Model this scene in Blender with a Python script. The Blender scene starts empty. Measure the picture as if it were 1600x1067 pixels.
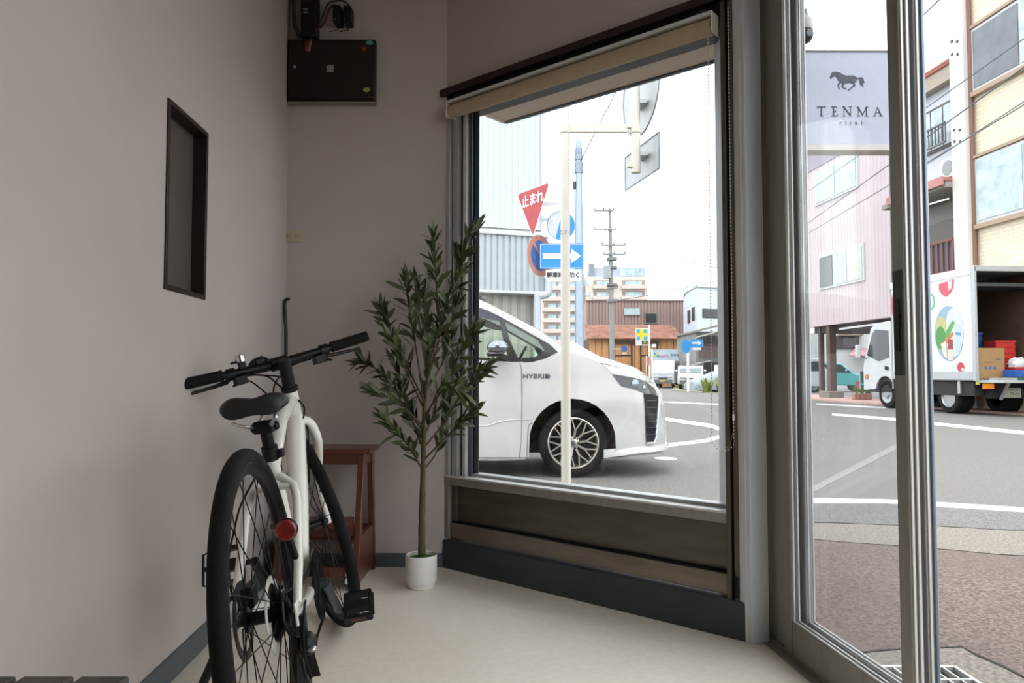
import bpy, math, random
from mathutils import Vector as V, Matrix
from mathutils.geometry import delaunay_2d_cdt
random.seed(7)
S = bpy.context.scene
COL = S.collection
PI = math.pi
# ---------------------------------------------------------------- camera
F = 1130.0                      # focal length in pixels of the 1600 px wide frame
EYE = 0.85                      # eye height above the shop floor
PITCH = math.atan(49.5 / F)
cam = bpy.data.objects.new('camera', bpy.data.cameras.new('camera'))
COL.objects.link(cam)
cam.data.sensor_width = 36.0
cam.data.lens = F / 1600 * 36
cam.data.clip_start = 0.02
cam.data.clip_end = 600
cam.location = (0, 0, EYE)
cam.rotation_euler = (PI / 2 + PITCH, 0, 0)
S.camera = cam
# ---------------------------------------------------------------- sky, sun, exposure
w = bpy.data.worlds.new('sky')
S.world = w
w.use_nodes = True
bg = w.node_tree.nodes['Background']
bg.inputs[0].default_value = (0.93, 0.97, 1.0, 1)
bg.inputs[1].default_value = 3.3
sun = bpy.data.objects.new('sun', bpy.data.lights.new('sun', 'SUN'))
COL.objects.link(sun)
sun.data.energy = 1.1
sun.data.angle = math.radians(18)
sun.data.color = (1.0, 0.97, 0.92)
sun.rotation_euler = (math.radians(28), math.radians(-12), 0)
S.view_settings.view_transform = 'Standard'
S.view_settings.look = 'None'
S.view_settings.exposure = 0.0
S.view_settings.gamma = 1.0
S.view_settings.use_curve_mapping = False
S.cycles.use_denoising = True
S.cycles.max_bounces = 10
S.cycles.diffuse_bounces = 6
S.cycles.glossy_bounces = 4
S.cycles.transparent_max_bounces = 16
S.cycles.sample_clamp_indirect = 6.0
S.cycles.caustics_reflective = False
S.cycles.caustics_refractive = False
# ---------------------------------------------------------------- pixel helpers: turn a photo pixel into a point at a known distance
def ray(px, py):
    a = (px - 800) / F; b = (533.5 - py) / F
    c, s = math.cos(PITCH), math.sin(PITCH)
    return V((a, c - s * b, s + c * b))
def at(px, py, Y):
    r = ray(px, py); t = Y / r.y
    return V((r.x * t, Y, EYE + r.z * t))
def ground(px, py, z=0.0):
    r = ray(px, py); t = (z - EYE) / r.z
    return V((r.x * t, r.y * t, z))
ROAD = -0.13
# ---------------------------------------------------------------- mesh builder
def frame_from(o, x, y=None, z=(0, 0, 1)):
    x = V(x).normalized(); z = V(z)
    if y is None:
        y = z.cross(x).normalized(); z = x.cross(y)
    else:
        y = V(y).normalized(); z = x.cross(y).normalized()
    m = Matrix((x, y, z)).transposed().to_4x4()
    m.translation = V(o)
    return m
class MB:
    def __init__(s, M=None):
        s.v = []; s.f = []; s.M = M
    def add(s, vs, fs, M=None):
        o = len(s.v)
        for p in vs:
            p = V(p)
            if M is not None: p = M @ p
            if s.M is not None: p = s.M @ p
            s.v.append(tuple(p))
        s.f += [tuple(i + o for i in f) for f in fs]
        return s
    def box(s, x0, x1, y0, y1, z0, z1, M=None):
        vs = [(x, y, z) for z in (z0, z1) for y in (y0, y1) for x in (x0, x1)]
        return s.add(vs, [(0, 2, 3, 1), (4, 5, 7, 6), (0, 1, 5, 4), (2, 6, 7, 3), (0, 4, 6, 2), (1, 3, 7, 5)], M)
    def bar(s, a, b, w, h, up=(0, 0, 1)):        # rectangular bar from a to b
        a = V(a); b = V(b); d = (b - a)
        L = d.length; d.normalize(); up = V(up)
        if abs(d.dot(up)) > .98: up = V((0, 1, 0))
        y = up.cross(d).normalized(); z = d.cross(y)
        m = Matrix((d, y, z)).transposed().to_4x4(); m.translation = a
        return s.box(0, L, -w / 2, w / 2, -h / 2, h / 2, m)
    def tube(s, pts, r, n=8, caps=True, closed=False, ry=None):
        pts = [V(p) for p in pts]; k = len(pts)
        rs = r if isinstance(r, (list, tuple)) else [r] * k
        vs = []; fs = []; prev = None
        for i, p in enumerate(pts):
            if closed: t = pts[(i + 1) % k] - pts[i - 1]
            else: t = pts[min(i + 1, k - 1)] - pts[max(i - 1, 0)]
            t.normalize()
            if prev is None:
                u = V((0, 0, 1)) if abs(t.z) < .9 else V((0, 1, 0))
                u = (u - t * u.dot(t)).normalized()
            else:
                u = (prev - t * prev.dot(t)).normalized()
            prev = u; q = t.cross(u)
            for j in range(n):
                a = 2 * PI * j / n
                vs.append(p + u * math.cos(a) * rs[i] + q * math.sin(a) * (rs[i] if ry is None else ry))
        for i in range(k if closed else k - 1):
            i2 = (i + 1) % k
            for j in range(n):
                fs.append((i * n + j, i * n + (j + 1) % n, i2 * n + (j + 1) % n, i2 * n + j))
        if caps and not closed:
            fs.append(tuple(range(n - 1, -1, -1))); fs.append(tuple((k - 1) * n + j for j in range(n)))
        return s.add(vs, fs)
    def lathe(s, prof, n=24, M=None, close=False):       # profile [(r, z)] about z
        vs = []; fs = []; k = len(prof)
        for r, z in prof:
            for j in range(n):
                a = 2 * PI * j / n
                vs.append((r * math.cos(a), r * math.sin(a), z))
        for i in range(k if close else k - 1):
            i2 = (i + 1) % k
            for j in range(n):
                fs.append((i * n + j, i * n + (j + 1) % n, i2 * n + (j + 1) % n, i2 * n + j))
        if not close:
            if prof[0][0] > 1e-6: fs.append(tuple(range(n - 1, -1, -1)))
            if prof[-1][0] > 1e-6: fs.append(tuple((k - 1) * n + j for j in range(n)))
        return s.add(vs, fs, M)
    def prism(s, poly, z0, z1, M=None):
        n = len(poly)
        a = sum(poly[i][0] * poly[(i + 1) % n][1] - poly[(i + 1) % n][0] * poly[i][1] for i in range(n))
        if a < 0: poly = poly[::-1]
        vs = [(p[0], p[1], z0) for p in poly] + [(p[0], p[1], z1) for p in poly]
        fs = [tuple(range(n - 1, -1, -1)), tuple(range(n, 2 * n))]
        fs += [(i, (i + 1) % n, n + (i + 1) % n, n + i) for i in range(n)]
        return s.add(vs, fs, M)
    def ball(s, c, r, n=10, m=6, M=None):
        if not isinstance(r, (tuple, list)): r = (r, r, r)
        vs = [(c[0], c[1], c[2] - r[2])]; fs = []
        for i in range(1, m):
            t = -PI / 2 + PI * i / m
            for j in range(n):
                a = 2 * PI * j / n
                vs.append((c[0] + r[0] * math.cos(t) * math.cos(a), c[1] + r[1] * math.cos(t) * math.sin(a), c[2] + r[2] * math.sin(t)))
        vs.append((c[0], c[1], c[2] + r[2])); e = len(vs) - 1
        for j in range(n):
            fs.append((0, 1 + (j + 1) % n, 1 + j))
            for i in range(m - 2):
                fs.append((1 + i * n + j, 1 + i * n + (j + 1) % n, 1 + (i + 1) * n + (j + 1) % n, 1 + (i + 1) * n + j))
            fs.append((1 + (m - 2) * n + j, 1 + (m - 2) * n + (j + 1) % n, e))
        return s.add(vs, fs, M)
    def build(s, name, mat, parent=None, bevel=0, ang=38, seg=2):
        me = bpy.data.meshes.new(name)
        me.from_pydata(s.v, [], s.f)
        me.polygons.foreach_set('use_smooth', [True] * len(me.polygons))
        me.set_sharp_from_angle(angle=math.radians(ang))
        me.materials.append(mat)
        me.update()
        o = bpy.data.objects.new(name, me)
        COL.objects.link(o)
        if parent: o.parent = parent
        if bevel:
            b = o.modifiers.new('bevel', 'BEVEL'); b.width = bevel; b.segments = seg
            b.limit_method = 'ANGLE'; b.angle_limit = math.radians(40)
            b.harden_normals = False
        return o
def tag(o, label=None, cat=None, group=None, kind=None):
    if label: o['label'] = label
    if cat: o['category'] = cat
    if group: o['group'] = group
    if kind: o['kind'] = kind
    return o
def empty(name, loc=(0, 0, 0), rz=0, label=None, cat=None, group=None, kind=None, M=None):
    o = bpy.data.objects.new(name, None); COL.objects.link(o)
    o.empty_display_size = .1
    if M is not None: o.matrix_world = M
    else:
        o.location = loc; o.rotation_euler = (0, 0, rz)
    return tag(o, label, cat, group, kind)
def copy_tree(o, parent=None):
    c = o.copy(); COL.objects.link(c)
    if parent: c.parent = parent
    for ch in list(o.children): copy_tree(ch, c)
    return c
def inst(name, src, parent, M):                      # another piece sharing the mesh of src
    o = bpy.data.objects.new(name, src.data); COL.objects.link(o)
    o.parent = parent; o.matrix_local = M
    return o
def smooth(pts, k=6):
    pts = [V(p) for p in pts]; out = []
    for i in range(len(pts) - 1):
        p0 = pts[max(i - 1, 0)]; p1 = pts[i]; p2 = pts[i + 1]; p3 = pts[min(i + 2, len(pts) - 1)]
        for q in range(k):
            t = q / k
            out.append(.5 * ((2 * p1) + (p2 - p0) * t + (2 * p0 - 5 * p1 + 4 * p2 - p3) * t * t + (3 * p1 - p0 - 3 * p2 + p3) * t ** 3))
    return out + [pts[-1]]
def in_poly(p, poly):
    x, y = p; c = False; n = len(poly); j = n - 1
    for i in range(n):
        xi, yi = poly[i]; xj, yj = poly[j]
        if (yi > y) != (yj > y) and x < (xj - xi) * (y - yi) / (yj - yi) + xi: c = not c
        j = i
    return c
def dens(poly, step, close=True):
    out = []; n = len(poly)
    for i in range(n if close else n - 1):
        a = V(poly[i]); b = V(poly[(i + 1) % n]); k = max(1, int(math.ceil((b - a).length / step)))
        out += [tuple(a.lerp(b, q / k)) for q in range(k)]
    if not close: out.append(tuple(poly[-1]))
    return out
def patch2d(outline, holes=(), step=.08):            # triangulated plane region with holes
    o = dens(outline, step); hs = [dens(h, step) for h in holes]
    vs = []; es = []
    for loop in [o] + hs:
        b = len(vs); k = len(loop)
        vs += loop; es += [(b + i, b + (i + 1) % k) for i in range(k)]
    xs = [p[0] for p in o]; ys = [p[1] for p in o]
    x = min(xs) + step / 2
    while x < max(xs):
        y = min(ys) + step / 2
        while y < max(ys):
            if in_poly((x, y), o) and not any(in_poly((x, y), h) for h in hs): vs.append((x, y))
            y += step
        x += step
    r = delaunay_2d_cdt([V(p) for p in vs], es, [], 0, 1e-6)
    V2 = [tuple(p) for p in r[0]]; T = []
    for f in r[2]:
        c = (sum(V2[i][0] for i in f) / len(f), sum(V2[i][1] for i in f) / len(f))
        if in_poly(c, o) and not any(in_poly(c, h) for h in hs): T.append(tuple(f))
    return V2, T
def flat(mb, outline, holes=(), M=None, step=10, th=0):   # flat figure in the local xz plane facing -y
    v, t = patch2d(outline, holes, step)
    a = 0
    out = []
    for f in t:
        p, q, r = [v[i] for i in f[:3]]
        out.append(f if (q[0] - p[0]) * (r[1] - p[1]) - (r[0] - p[0]) * (q[1] - p[1]) > 0 else f[::-1])
    mb.add([(x, 0, z) for x, z in v], out, M)
    if th:
        mb.add([(x, th, z) for x, z in v], [f[::-1] for f in out], M)
        for loop in [outline] + list(holes):
            n = len(loop)
            mb.add([(x, 0, z) for x, z in loop] + [(x, th, z) for x, z in loop], [(i, (i + 1) % n, n + (i + 1) % n, n + i) for i in range(n)], M)
    return mb
def ellipse(cx, cz, rx, rz, n=28, a0=0, a1=2 * PI):
    return [(cx + rx * math.cos(a0 + (a1 - a0) * i / n), cz + rz * math.sin(a0 + (a1 - a0) * i / n)) for i in range(n)]
def text(name, body, mat, parent, size, M, ext=.0008, align='CENTER', sx=1.0, bold=0):   # lettering: x along the line, y up, z towards the reader
    cu = bpy.data.curves.new('lettering', 'FONT'); cu.body = body; cu.size = size; cu.align_x = align; cu.align_y = 'CENTER'
    cu.extrude = ext; cu.resolution_u = 3; cu.offset = bold
    t = bpy.data.objects.new('lettering', cu); COL.objects.link(t)
    dg = bpy.context.evaluated_depsgraph_get()
    me = bpy.data.meshes.new_from_object(t.evaluated_get(dg))
    bpy.data.objects.remove(t)
    me.transform(M @ Matrix.Diagonal((sx, 1, 1, 1))); me.materials.clear(); me.materials.append(mat); me.name = name
    o = bpy.data.objects.new(name, me); COL.objects.link(o); o.parent = parent
    return o
FRONT = Matrix(((1, 0, 0, 0), (0, 0, -1, 0), (0, 1, 0, 0), (0, 0, 0, 1)))   # lettering facing -y
def TM(x, y, z): return Matrix.Translation((x, y, z)) @ FRONT
# ---------------------------------------------------------------- materials
def lin(c): return c / 12.92 if c <= .04045 else ((c + .055) / 1.055) ** 2.4
def rgb(h):
    return tuple(lin(int(h[i:i + 2], 16) / 255) for i in (0, 2, 4))
_m = {}
def mat(name, col, rough=.5, metal=0, var=.08, scale=18, bump=0, bscale=60, coat=0, spec=.5, emit=0, stretch=None):
    if name in _m: return _m[name]
    c = rgb(col) if isinstance(col, str) else col
    m = bpy.data.materials.new(name); m.use_nodes = True
    nt = m.node_tree; N = nt.nodes; L = nt.links; p = N['Principled BSDF']
    p.inputs['Roughness'].default_value = rough; p.inputs['Metallic'].default_value = metal
    p.inputs['Coat Weight'].default_value = coat; p.inputs['Specular IOR Level'].default_value = spec
    p.inputs['Base Color'].default_value = (*c, 1)
    tc = N.new('ShaderNodeTexCoord'); src = tc.outputs['Object']
    if stretch:
        mp = N.new('ShaderNodeMapping'); mp.inputs['Scale'].default_value = stretch
        L.new(src, mp.inputs['Vector']); src = mp.outputs[0]
    if var:
        no = N.new('ShaderNodeTexNoise'); no.inputs['Scale'].default_value = scale; no.inputs['Detail'].default_value = 3
        L.new(src, no.inputs['Vector'])
        r = N.new('ShaderNodeMapRange'); r.inputs['From Min'].default_value = .3; r.inputs['From Max'].default_value = .7
        r.inputs['To Min'].default_value = 1 - var; r.inputs['To Max'].default_value = 1 + var
        L.new(no.outputs['Fac'], r.inputs['Value'])
        mx = N.new('ShaderNodeVectorMath'); mx.operation = 'SCALE'; mx.inputs[0].default_value = c
        L.new(r.outputs[0], mx.inputs['Scale']); L.new(mx.outputs[0], p.inputs['Base Color'])
    if bump:
        nb = N.new('ShaderNodeTexNoise'); nb.inputs['Scale'].default_value = bscale; nb.inputs['Detail'].default_value = 4
        L.new(src, nb.inputs['Vector'])
        b = N.new('ShaderNodeBump'); b.inputs['Strength'].default_value = bump; b.inputs['Distance'].default_value = .01
        L.new(nb.outputs['Fac'], b.inputs['Height']); L.new(b.outputs[0], p.inputs['Normal'])
    if emit:
        p.inputs['Emission Color'].default_value = (*c, 1); p.inputs['Emission Strength'].default_value = emit
    _m[name] = m
    return m
def glass(name, tint=(.93, .96, .95), refl=1.0, rough=0.0):
    if name in _m: return _m[name]
    m = bpy.data.materials.new(name); m.use_nodes = True
    nt = m.node_tree; N = nt.nodes; L = nt.links
    N.remove(N['Principled BSDF']); out = N['Material Output']
    tr = N.new('ShaderNodeBsdfTransparent'); tr.inputs[0].default_value = (*tint, 1)
    gl = N.new('ShaderNodeBsdfGlossy'); gl.inputs['Roughness'].default_value = rough
    lw = N.new('ShaderNodeLayerWeight'); lw.inputs[0].default_value = .5
    pw = N.new('ShaderNodeMath'); pw.operation = 'POWER'; pw.inputs[1].default_value = 5
    L.new(lw.outputs['Facing'], pw.inputs[0])
    ma = N.new('ShaderNodeMath'); ma.operation = 'MULTIPLY_ADD'; ma.inputs[1].default_value = .95 * refl; ma.inputs[2].default_value = .04 * refl
    L.new(pw.outputs[0], ma.inputs[0])
    mix = N.new('ShaderNodeMixShader')
    L.new(ma.outputs[0], mix.inputs[0]); L.new(tr.outputs[0], mix.inputs[1]); L.new(gl.outputs[0], mix.inputs[2])
    L.new(mix.outputs[0], out.inputs[0])
    _m[name] = m
    return m
def speckle(name, c1, c2, scale, rough=.9, c3=None, big=2.0, bump=.3):    # stony ground: fine grains and broad stains
    m = bpy.data.materials.new(name); m.use_nodes = True
    nt = m.node_tree; N = nt.nodes; L = nt.links; p = N['Principled BSDF']; p.inputs['Roughness'].default_value = rough
    tc = N.new('ShaderNodeTexCoord')
    n1 = N.new('ShaderNodeTexNoise'); n1.inputs['Scale'].default_value = scale; n1.inputs['Detail'].default_value = 2
    n2 = N.new('ShaderNodeTexNoise'); n2.inputs['Scale'].default_value = big; n2.inputs['Detail'].default_value = 5
    L.new(tc.outputs['Object'], n1.inputs['Vector']); L.new(tc.outputs['Object'], n2.inputs['Vector'])
    r1 = N.new('ShaderNodeValToRGB'); r1.color_ramp.elements[0].position = .36; r1.color_ramp.elements[1].position = .66
    r1.color_ramp.elements[0].color = (*rgb(c1), 1); r1.color_ramp.elements[1].color = (*rgb(c2), 1)
    L.new(n1.outputs['Fac'], r1.inputs[0])
    r2 = N.new('ShaderNodeMapRange'); r2.inputs['From Min'].default_value = .35; r2.inputs['From Max'].default_value = .7
    r2.inputs['To Min'].default_value = 0; r2.inputs['To Max'].default_value = .55
    L.new(n2.outputs['Fac'], r2.inputs['Value'])
    mx = N.new('ShaderNodeMix'); mx.data_type = 'RGBA'
    L.new(r2.outputs[0], mx.inputs['Factor']); L.new(r1.outputs[0], mx.inputs['A']); mx.inputs['B'].default_value = (*rgb(c3 or c1), 1)
    L.new(mx.outputs['Result'], p.inputs['Base Color'])
    if bump:
        b = N.new('ShaderNodeBump'); b.inputs['Strength'].default_value = bump; b.inputs['Distance'].default_value = .004
        L.new(n1.outputs['Fac'], b.inputs['Height']); L.new(b.outputs[0], p.inputs['Normal'])
    _m[name] = m
    return m
PAINT = mat('wall_paint', 'bab0aa', .85, var=.03, scale=3, bump=.06, bscale=90)
CEIL = mat('ceiling_paint', 'cfc9c2', .9, var=.03, scale=3)
CONC = speckle('floor_concrete', 'e6dccc', 'ede5d8', 40, .5, c3='d6cbb9', big=1.6, bump=.05)
BASE = mat('base_paint', '4d565e', .45, var=.06, scale=9)
NAVY = mat('navy_base_paint', '31373d', .5, var=.2, scale=6)
ALU = mat('aluminium', 'b0b1b2', .38, .2, var=.07, scale=8, stretch=(6, 6, .6))
ALUD = mat('dull_aluminium', '8f8b84', .45, .2, var=.12, scale=7, stretch=(5, 5, .7))
ALUW = mat('pale_aluminium', 'd8d8d6', .4, .25, var=.05)
STEEL = mat('brushed_steel', '6b655b', .45, .7, var=.14, scale=5, stretch=(1, 1, 6))
BLACKR = mat('black_rubber', '0c0c0c', .8, var=.15, spec=.25)
BLACKP = mat('black_plastic', '0f0f10', .5, var=.12, spec=.3)
BLACKM = mat('black_metal', '101112', .4, .3, var=.12, spec=.35)
CHROME = mat('chrome', 'd5d5d5', .12, 1, var=.03)
BROWN = mat('dark_brown_wood', '2a1712', .45, var=.2, scale=12, stretch=(1, 1, 5))
DKFRAME = mat('dark_bronze_metal', '34302b', .4, .5, var=.1)
WHITE = mat('white_plastic', 'e9e9e6', .4, var=.03)
GLASS = glass('window_glass', (.985, .99, .99))
GLASSD = glass('door_glass', (.985, .99, .995), .6)
# ================================================================ room shell
A = V((-.293, 3.22, 0)); D = V((.765, -.6445, 0)).normalized(); NO = V((-D.y, D.x, 0)); NO = V((.6445, .765, 0)).normalized()
MW = frame_from(A, D, NO)                       # window wall frame: u along the wall, v outwards, z up
CEILZ = 2.70
def wallx(Y): return -1.01 + .0558 * (3.22 - Y)             # left wall
def doorx(Y): return .823 + .0973 * (2.314 - Y)             # inner face of the sliding doors
YR = -2.8
# floor
mb = MB(); mb.prism([(wallx(3.3) - .05, 3.3), (-.25, 3.3), (.86, 2.36), (doorx(2.3) + .02, 2.3), (doorx(YR) + .02, YR), (wallx(YR) - .05, YR)], -.12, 0)
tag(mb.build('floor', CONC), kind='structure')
mb = MB(); mb.prism([(wallx(3.3) - .1, 3.4), (-.2, 3.4), (1.0, 2.4), (doorx(YR) + .2, YR - .1), (wallx(YR) - .1, YR - .1)], CEILZ, CEILZ + .12)
tag(mb.build('ceiling', CEIL), kind='structure')
# left wall with a niche window
ny0, ny1, nz0, nz1 = 1.938, 2.234, 1.077, 1.600
ML = frame_from((wallx(0), 0, 0), (-.0558, 1, 0))           # x along wall (towards the back), y towards -X (outside), z up
kL = math.sqrt(1 + .0558 ** 2)
mb = MB(ML)
for y0, y1, z0, z1 in ((YR - .1, ny0, 0, CEILZ), (ny1, 3.3, 0, CEILZ), (ny0, ny1, 0, nz0), (ny0, ny1, nz1, CEILZ)):
    mb.box(y0 * kL, y1 * kL, 0, .14, z0, z1)
tag(mb.build('wall_left', PAINT), kind='structure')
# niche window: timber lining and a dull pane
NB = mat('niche_brown_wood', '22130f', .42, var=.18, scale=14)
win = empty('window_2', kind='structure', M=ML @ Matrix.Translation((ny0 * kL, 0, 0)))
wn = (ny1 - ny0) * kL; t = .014
for nm, bx in (('frame', (0, t, nz0, nz1)), ('frame', (wn - t, wn, nz0, nz1)), ('frame', (t, wn - t, nz1 - t, nz1)), ('frame', (t, wn - t, nz0, nz0 + t))):
    MB().box(bx[0], bx[1], -.006, .05, bx[2], bx[3]).build(nm, NB, win, .002)
PANE = mat('dull_grey_pane', '57504a', .35, var=.03, scale=3)
MB().box(t, wn - t, .036, .05, nz0 + t, nz1 - t).build('pane', PANE, win)
MB().box(-.02, wn + .02, .14, .15, nz0 - .02, nz1 + .02).build('backing_panel', PAINT, win)
# back wall
mb = MB(); mb.box(wallx(3.22) - .2, -.293, 3.22, 3.36, 0, CEILZ)
tag(mb.build('wall_back', PAINT), kind='structure')
# baseboards
mb = MB(ML); mb.box(YR * kL, 3.21 * kL, -.006, .0, 0, .075)
tag(mb.build('baseboard_left', BASE, None, .002), kind='structure')
mb = MB(); mb.box(wallx(3.22) + .006, -.298, 3.213, 3.22, 0, .06)
tag(mb.build('baseboard_back', BASE, None, .002), kind='structure')
# wall around the big window (u, v, z): jamb strip, lintel above
UR = 1.308                                     # right end of the window unit
ZS, ZT = .40, 2.075
mb = MB(MW)
mb.box(-.02, 1.55, 0, .16, ZT + .06, CEILZ)
tag(mb.build('wall_window', PAINT), kind='structure')
mb = MB(MW); mb.box(-.022, 1.372, -.028, .0, ZT + .022, ZT + .052)
tag(mb.build('trim_1', BROWN, None, .003), kind='structure')
mb = MB(MW); mb.box(-.012, 1.372, .004, .11, ZT - .06, ZT + .06)
tag(mb.build('trim_2', DKFRAME), kind='structure')
# rear part of the room, behind the camera
mb = MB(); mb.box(wallx(YR) - .1, doorx(YR) + .2, YR - .1, YR, 0, CEILZ)
tag(mb.build('wall_rear', PAINT), kind='structure')
DY1 = -.15                                        # far end of the door opening, behind the camera's right shoulder
MD = frame_from((doorx(0), 0, 0), (.0973, -1, 0))            # x along the door towards the camera, y outwards(+X), z up
kD = math.sqrt(1 + .0973 ** 2)
def dx(Y): return -Y * kD
mb = MB(MD)
mb.box(dx(DY1), dx(YR), 0, .14, 0, CEILZ)
mb.box(dx(2.32), dx(DY1), 0, .14, CEILZ - .04, CEILZ)
tag(mb.build('wall_right', PAINT), kind='structure')
# ---------------------------------------------------------------- window 1
win = empty('window_1', kind='structure', M=MW.copy())
def wp(nm, m, u0, u1, v0, v1, z0, z1, bev=.002): return MB().box(u0, u1, v0, v1, z0, z1).build(nm, m, win, bev)
# left jamb in steps
wp('jamb', ALU, 0, .022, -.004, .10, ZS - .04, ZT)
wp('jamb', DKFRAME, .022, .028, .012, .10, ZS - .02, ZT)
wp('jamb', ALU, .028, .062, .008, .10, ZS - .02, ZT)
wp('jamb', DKFRAME, .062, .078, .03, .10, ZS - .02, ZT)
wp('sash_stile', ALUW, .078, .098, .022, .10, ZS, ZT)
wp('sash_stile', mat('blue_grey_metal', '59626b', .4, .6), .098, .118, .04, .09, ZS, ZT)
wp('gasket', BLACKR, .118, .124, .05, .08, ZS, ZT)
# glass
wp('pane', GLASS, .12, UR - .01, .060, .066, ZS + .004, ZT - .02, 0)
wp('top_rail', ALUD, .0, UR, .045, .10, ZT - .05, ZT)
# sill
wp('sill', ALUW, -.004, UR - .005, -.008, .045, ZS - .008, ZS, .002)
wp('sill_lip', ALU, .02, UR - .005, .045, .10, ZS - .006, ZS + .012, .002)
wp('sill_rail', ALUD, -.004, UR - .005, -.006, .03, ZS - .040, ZS - .008)
# lower spandrel panel: sunk brushed sheet between jambs, kick rail and navy base
wp('panel', STEEL, .02, UR, .030, .05, .13, ZS - .04, 0)
wp('panel_jamb', ALUD, -.004, .022, -.004, .05, .125, ZS - .04)
wp('panel_jamb', STEEL, .022, .05, .014, .05, .125, ZS - .04)
wp('kick_rail', mat('worn_steel', '857a6c', .42, .5, var=.25, scale=4, stretch=(1, 1, 6)), .03, UR, .004, .05, .13, .196, .003)
wp('kick_ledge', BLACKR, .03, UR, .012, .05, .196, .203, .001)
# right hand shutter rails
RAIL = mat('rail_bronze', '5f584d', .42, .6, var=.08)
wp('guide_rail', RAIL, UR - .006, UR + .010, -.012, .05, .118, ZT + .05)
wp('guide_rail', RAIL, UR + .020, UR + .036, -.012, .05, .118, ZT + .05)
wp('guide_channel', BLACKR, UR + .010, UR + .020, .005, .06, .12, ZT + .05)
wp('end_cap', BLACKP, UR + .022, UR + .034, -.0128, -.012, .128, .20, 0)
wp('guide_backing', DKFRAME, UR + .036, UR + .064, .008, .11, .0, ZT + .08)
mb = MB(MW); mb.box(-.0, UR + .058, -.016, .12, -.12, .122)
tag(mb.build('baseboard_window', NAVY, None, .004), kind='structure')
# ---------------------------------------------------------------- corner post between window and door
POST = mat('post_aluminium', 'dde3ea', .4, .0, var=.12, scale=3, stretch=(3, 3, .5))
UP = UR + .066
post = empty('trim_3', kind='structure')
pt = lambda u, v: tuple((MW @ V((u, v, 0))).xy)
q0 = pt(UP - .004, -.015); q1 = pt(UP + .004, .0)
MB(MW).box(UP - .006, UP - .001, -.022, .06, 0, CEILZ).build('flange', ALUW, post, .001)
xa = at(1174, 900, 2.305).x; xb = at(1201, 900, 2.325).x
mb = MB(); mb.prism([(xa, 2.305), (xb, 2.325), (xb, 2.54), (xa - .03, 2.54), (xa - .03, 2.36)], 0, CEILZ); mb.build('post_face', POST, post, .002)
MB().box(xb, xb + .006, 2.40, 2.52, 0, CEILZ).build('groove', BLACKR, post)
# ---------------------------------------------------------------- sliding doors
tr = empty('trim_4', kind='structure', M=MD.copy())
TH = .0
for y0, y1, z in ((-.03, .0, .004), (.0, .008, .012), (.008, .03, .003), (.03, .036, .012), (.036, .048, .003), (.048, .054, .012), (.054, .10, .003)):
    MB().box(dx(2.33), dx(DY1), y0, y1, -.02, z).build('track', ALUD, tr, .001)
MB().box(dx(2.40), dx(2.335), -.004, .11, 0, 2.2).build('door_jamb', ALUD, tr, .002)
MB().box(dx(2.335), dx(2.24), .010, .038, 0.012, 2.2).build('door_jamb', ALUD, tr, .003)
MB().box(dx(2.33), dx(DY1), .0, .11, 2.15, 2.2).build('head_rail', ALUD, tr, .002)
MB().box(dx(2.33), dx(DY1), .0, .11, CEILZ - .10, CEILZ - .04).build('head_rail', ALUD, tr, .002)
for yy_ in (2.30, .95, DY1 + .04): MB().box(dx(yy_) , dx(yy_) + .04, .02, .08, 2.2, CEILZ - .10).build('added_transom_post', ALUD, tr, .002)
MB().box(dx(2.3), dx(DY1 + .04), .045, .050, 2.2, CEILZ - .10).build('added_transom_pane', GLASSD, tr)  # unseen transom glazing, added to let more sky light in
MB().box(dx(DY1 + .06), dx(DY1), .0, .11, 0, 2.15).build('door_jamb', ALUD, tr, .002)
HND = mat('brown_pull', '3b332b', .5, .3)
def leaf(nm, y0, Y0, Y1, sm, end):
    d = empty(nm, kind='structure', M=MD @ Matrix.Translation((0, y0, 0)))
    a, b = dx(Y0), dx(Y1)
    z0, z1 = .012, 2.14
    MB().box(a, a + .048, 0, .028, z0, z1).build('stile', sm, d, .002)
    MB().box(b - .042, b, 0, .028, z0, z1).build('stile', sm, d, .002)
    MB().box(a + .055, b - .042, .0, .028, z0, .108).build('bottom_rail', sm, d, .002)
    MB().box(a + .055, b - .042, .0, .028, z1 - .07, z1).build('top_rail', sm, d, .002)
    MB().box(a + .05, b - .038, .010, .015, .10, z1 - .06).build('pane', GLASSD, d)
    for q in (.004, .019):
        MB().box(a + .055, b - .042, q, q + .005, .108, .113).build('glazing_bead', ALUW, d, .001)
        MB().box(a + .055, a + .060, q, q + .005, .113, z1 - .07).build('glazing_bead', ALUW, d, .001)
    MB().box(b, b + .004, .004, .010, z0, z1).build('edge_strip', ALUW, d, .001)
    MB().box(b, b + .006, .016, .022, z0, z1).build('edge_strip', end, d, .001)
    return d, b
d1, b1 = leaf('door_1', .0, 2.245, 1.634, ALUD, ALUW)
MB().box(b1 - .037, b1 - .004, -.003, .006, .845, 1.085).build('pull_handle', HND, d1, .001)
MB().box(b1 - .028, b1 - .014, -.0045, -.002, .90, 1.02).build('finger_slot', BLACKP, d1)
MB().box(b1 - .03, b1 - .012, -.006, -.002, .955, .985).build('latch', BLACKP, d1, .001)
d2, b2 = leaf('door_2', .042, 2.235, 1.640, ALU, mat('blue_edge_metal', '7d8c9a', .35, .5))
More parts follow.
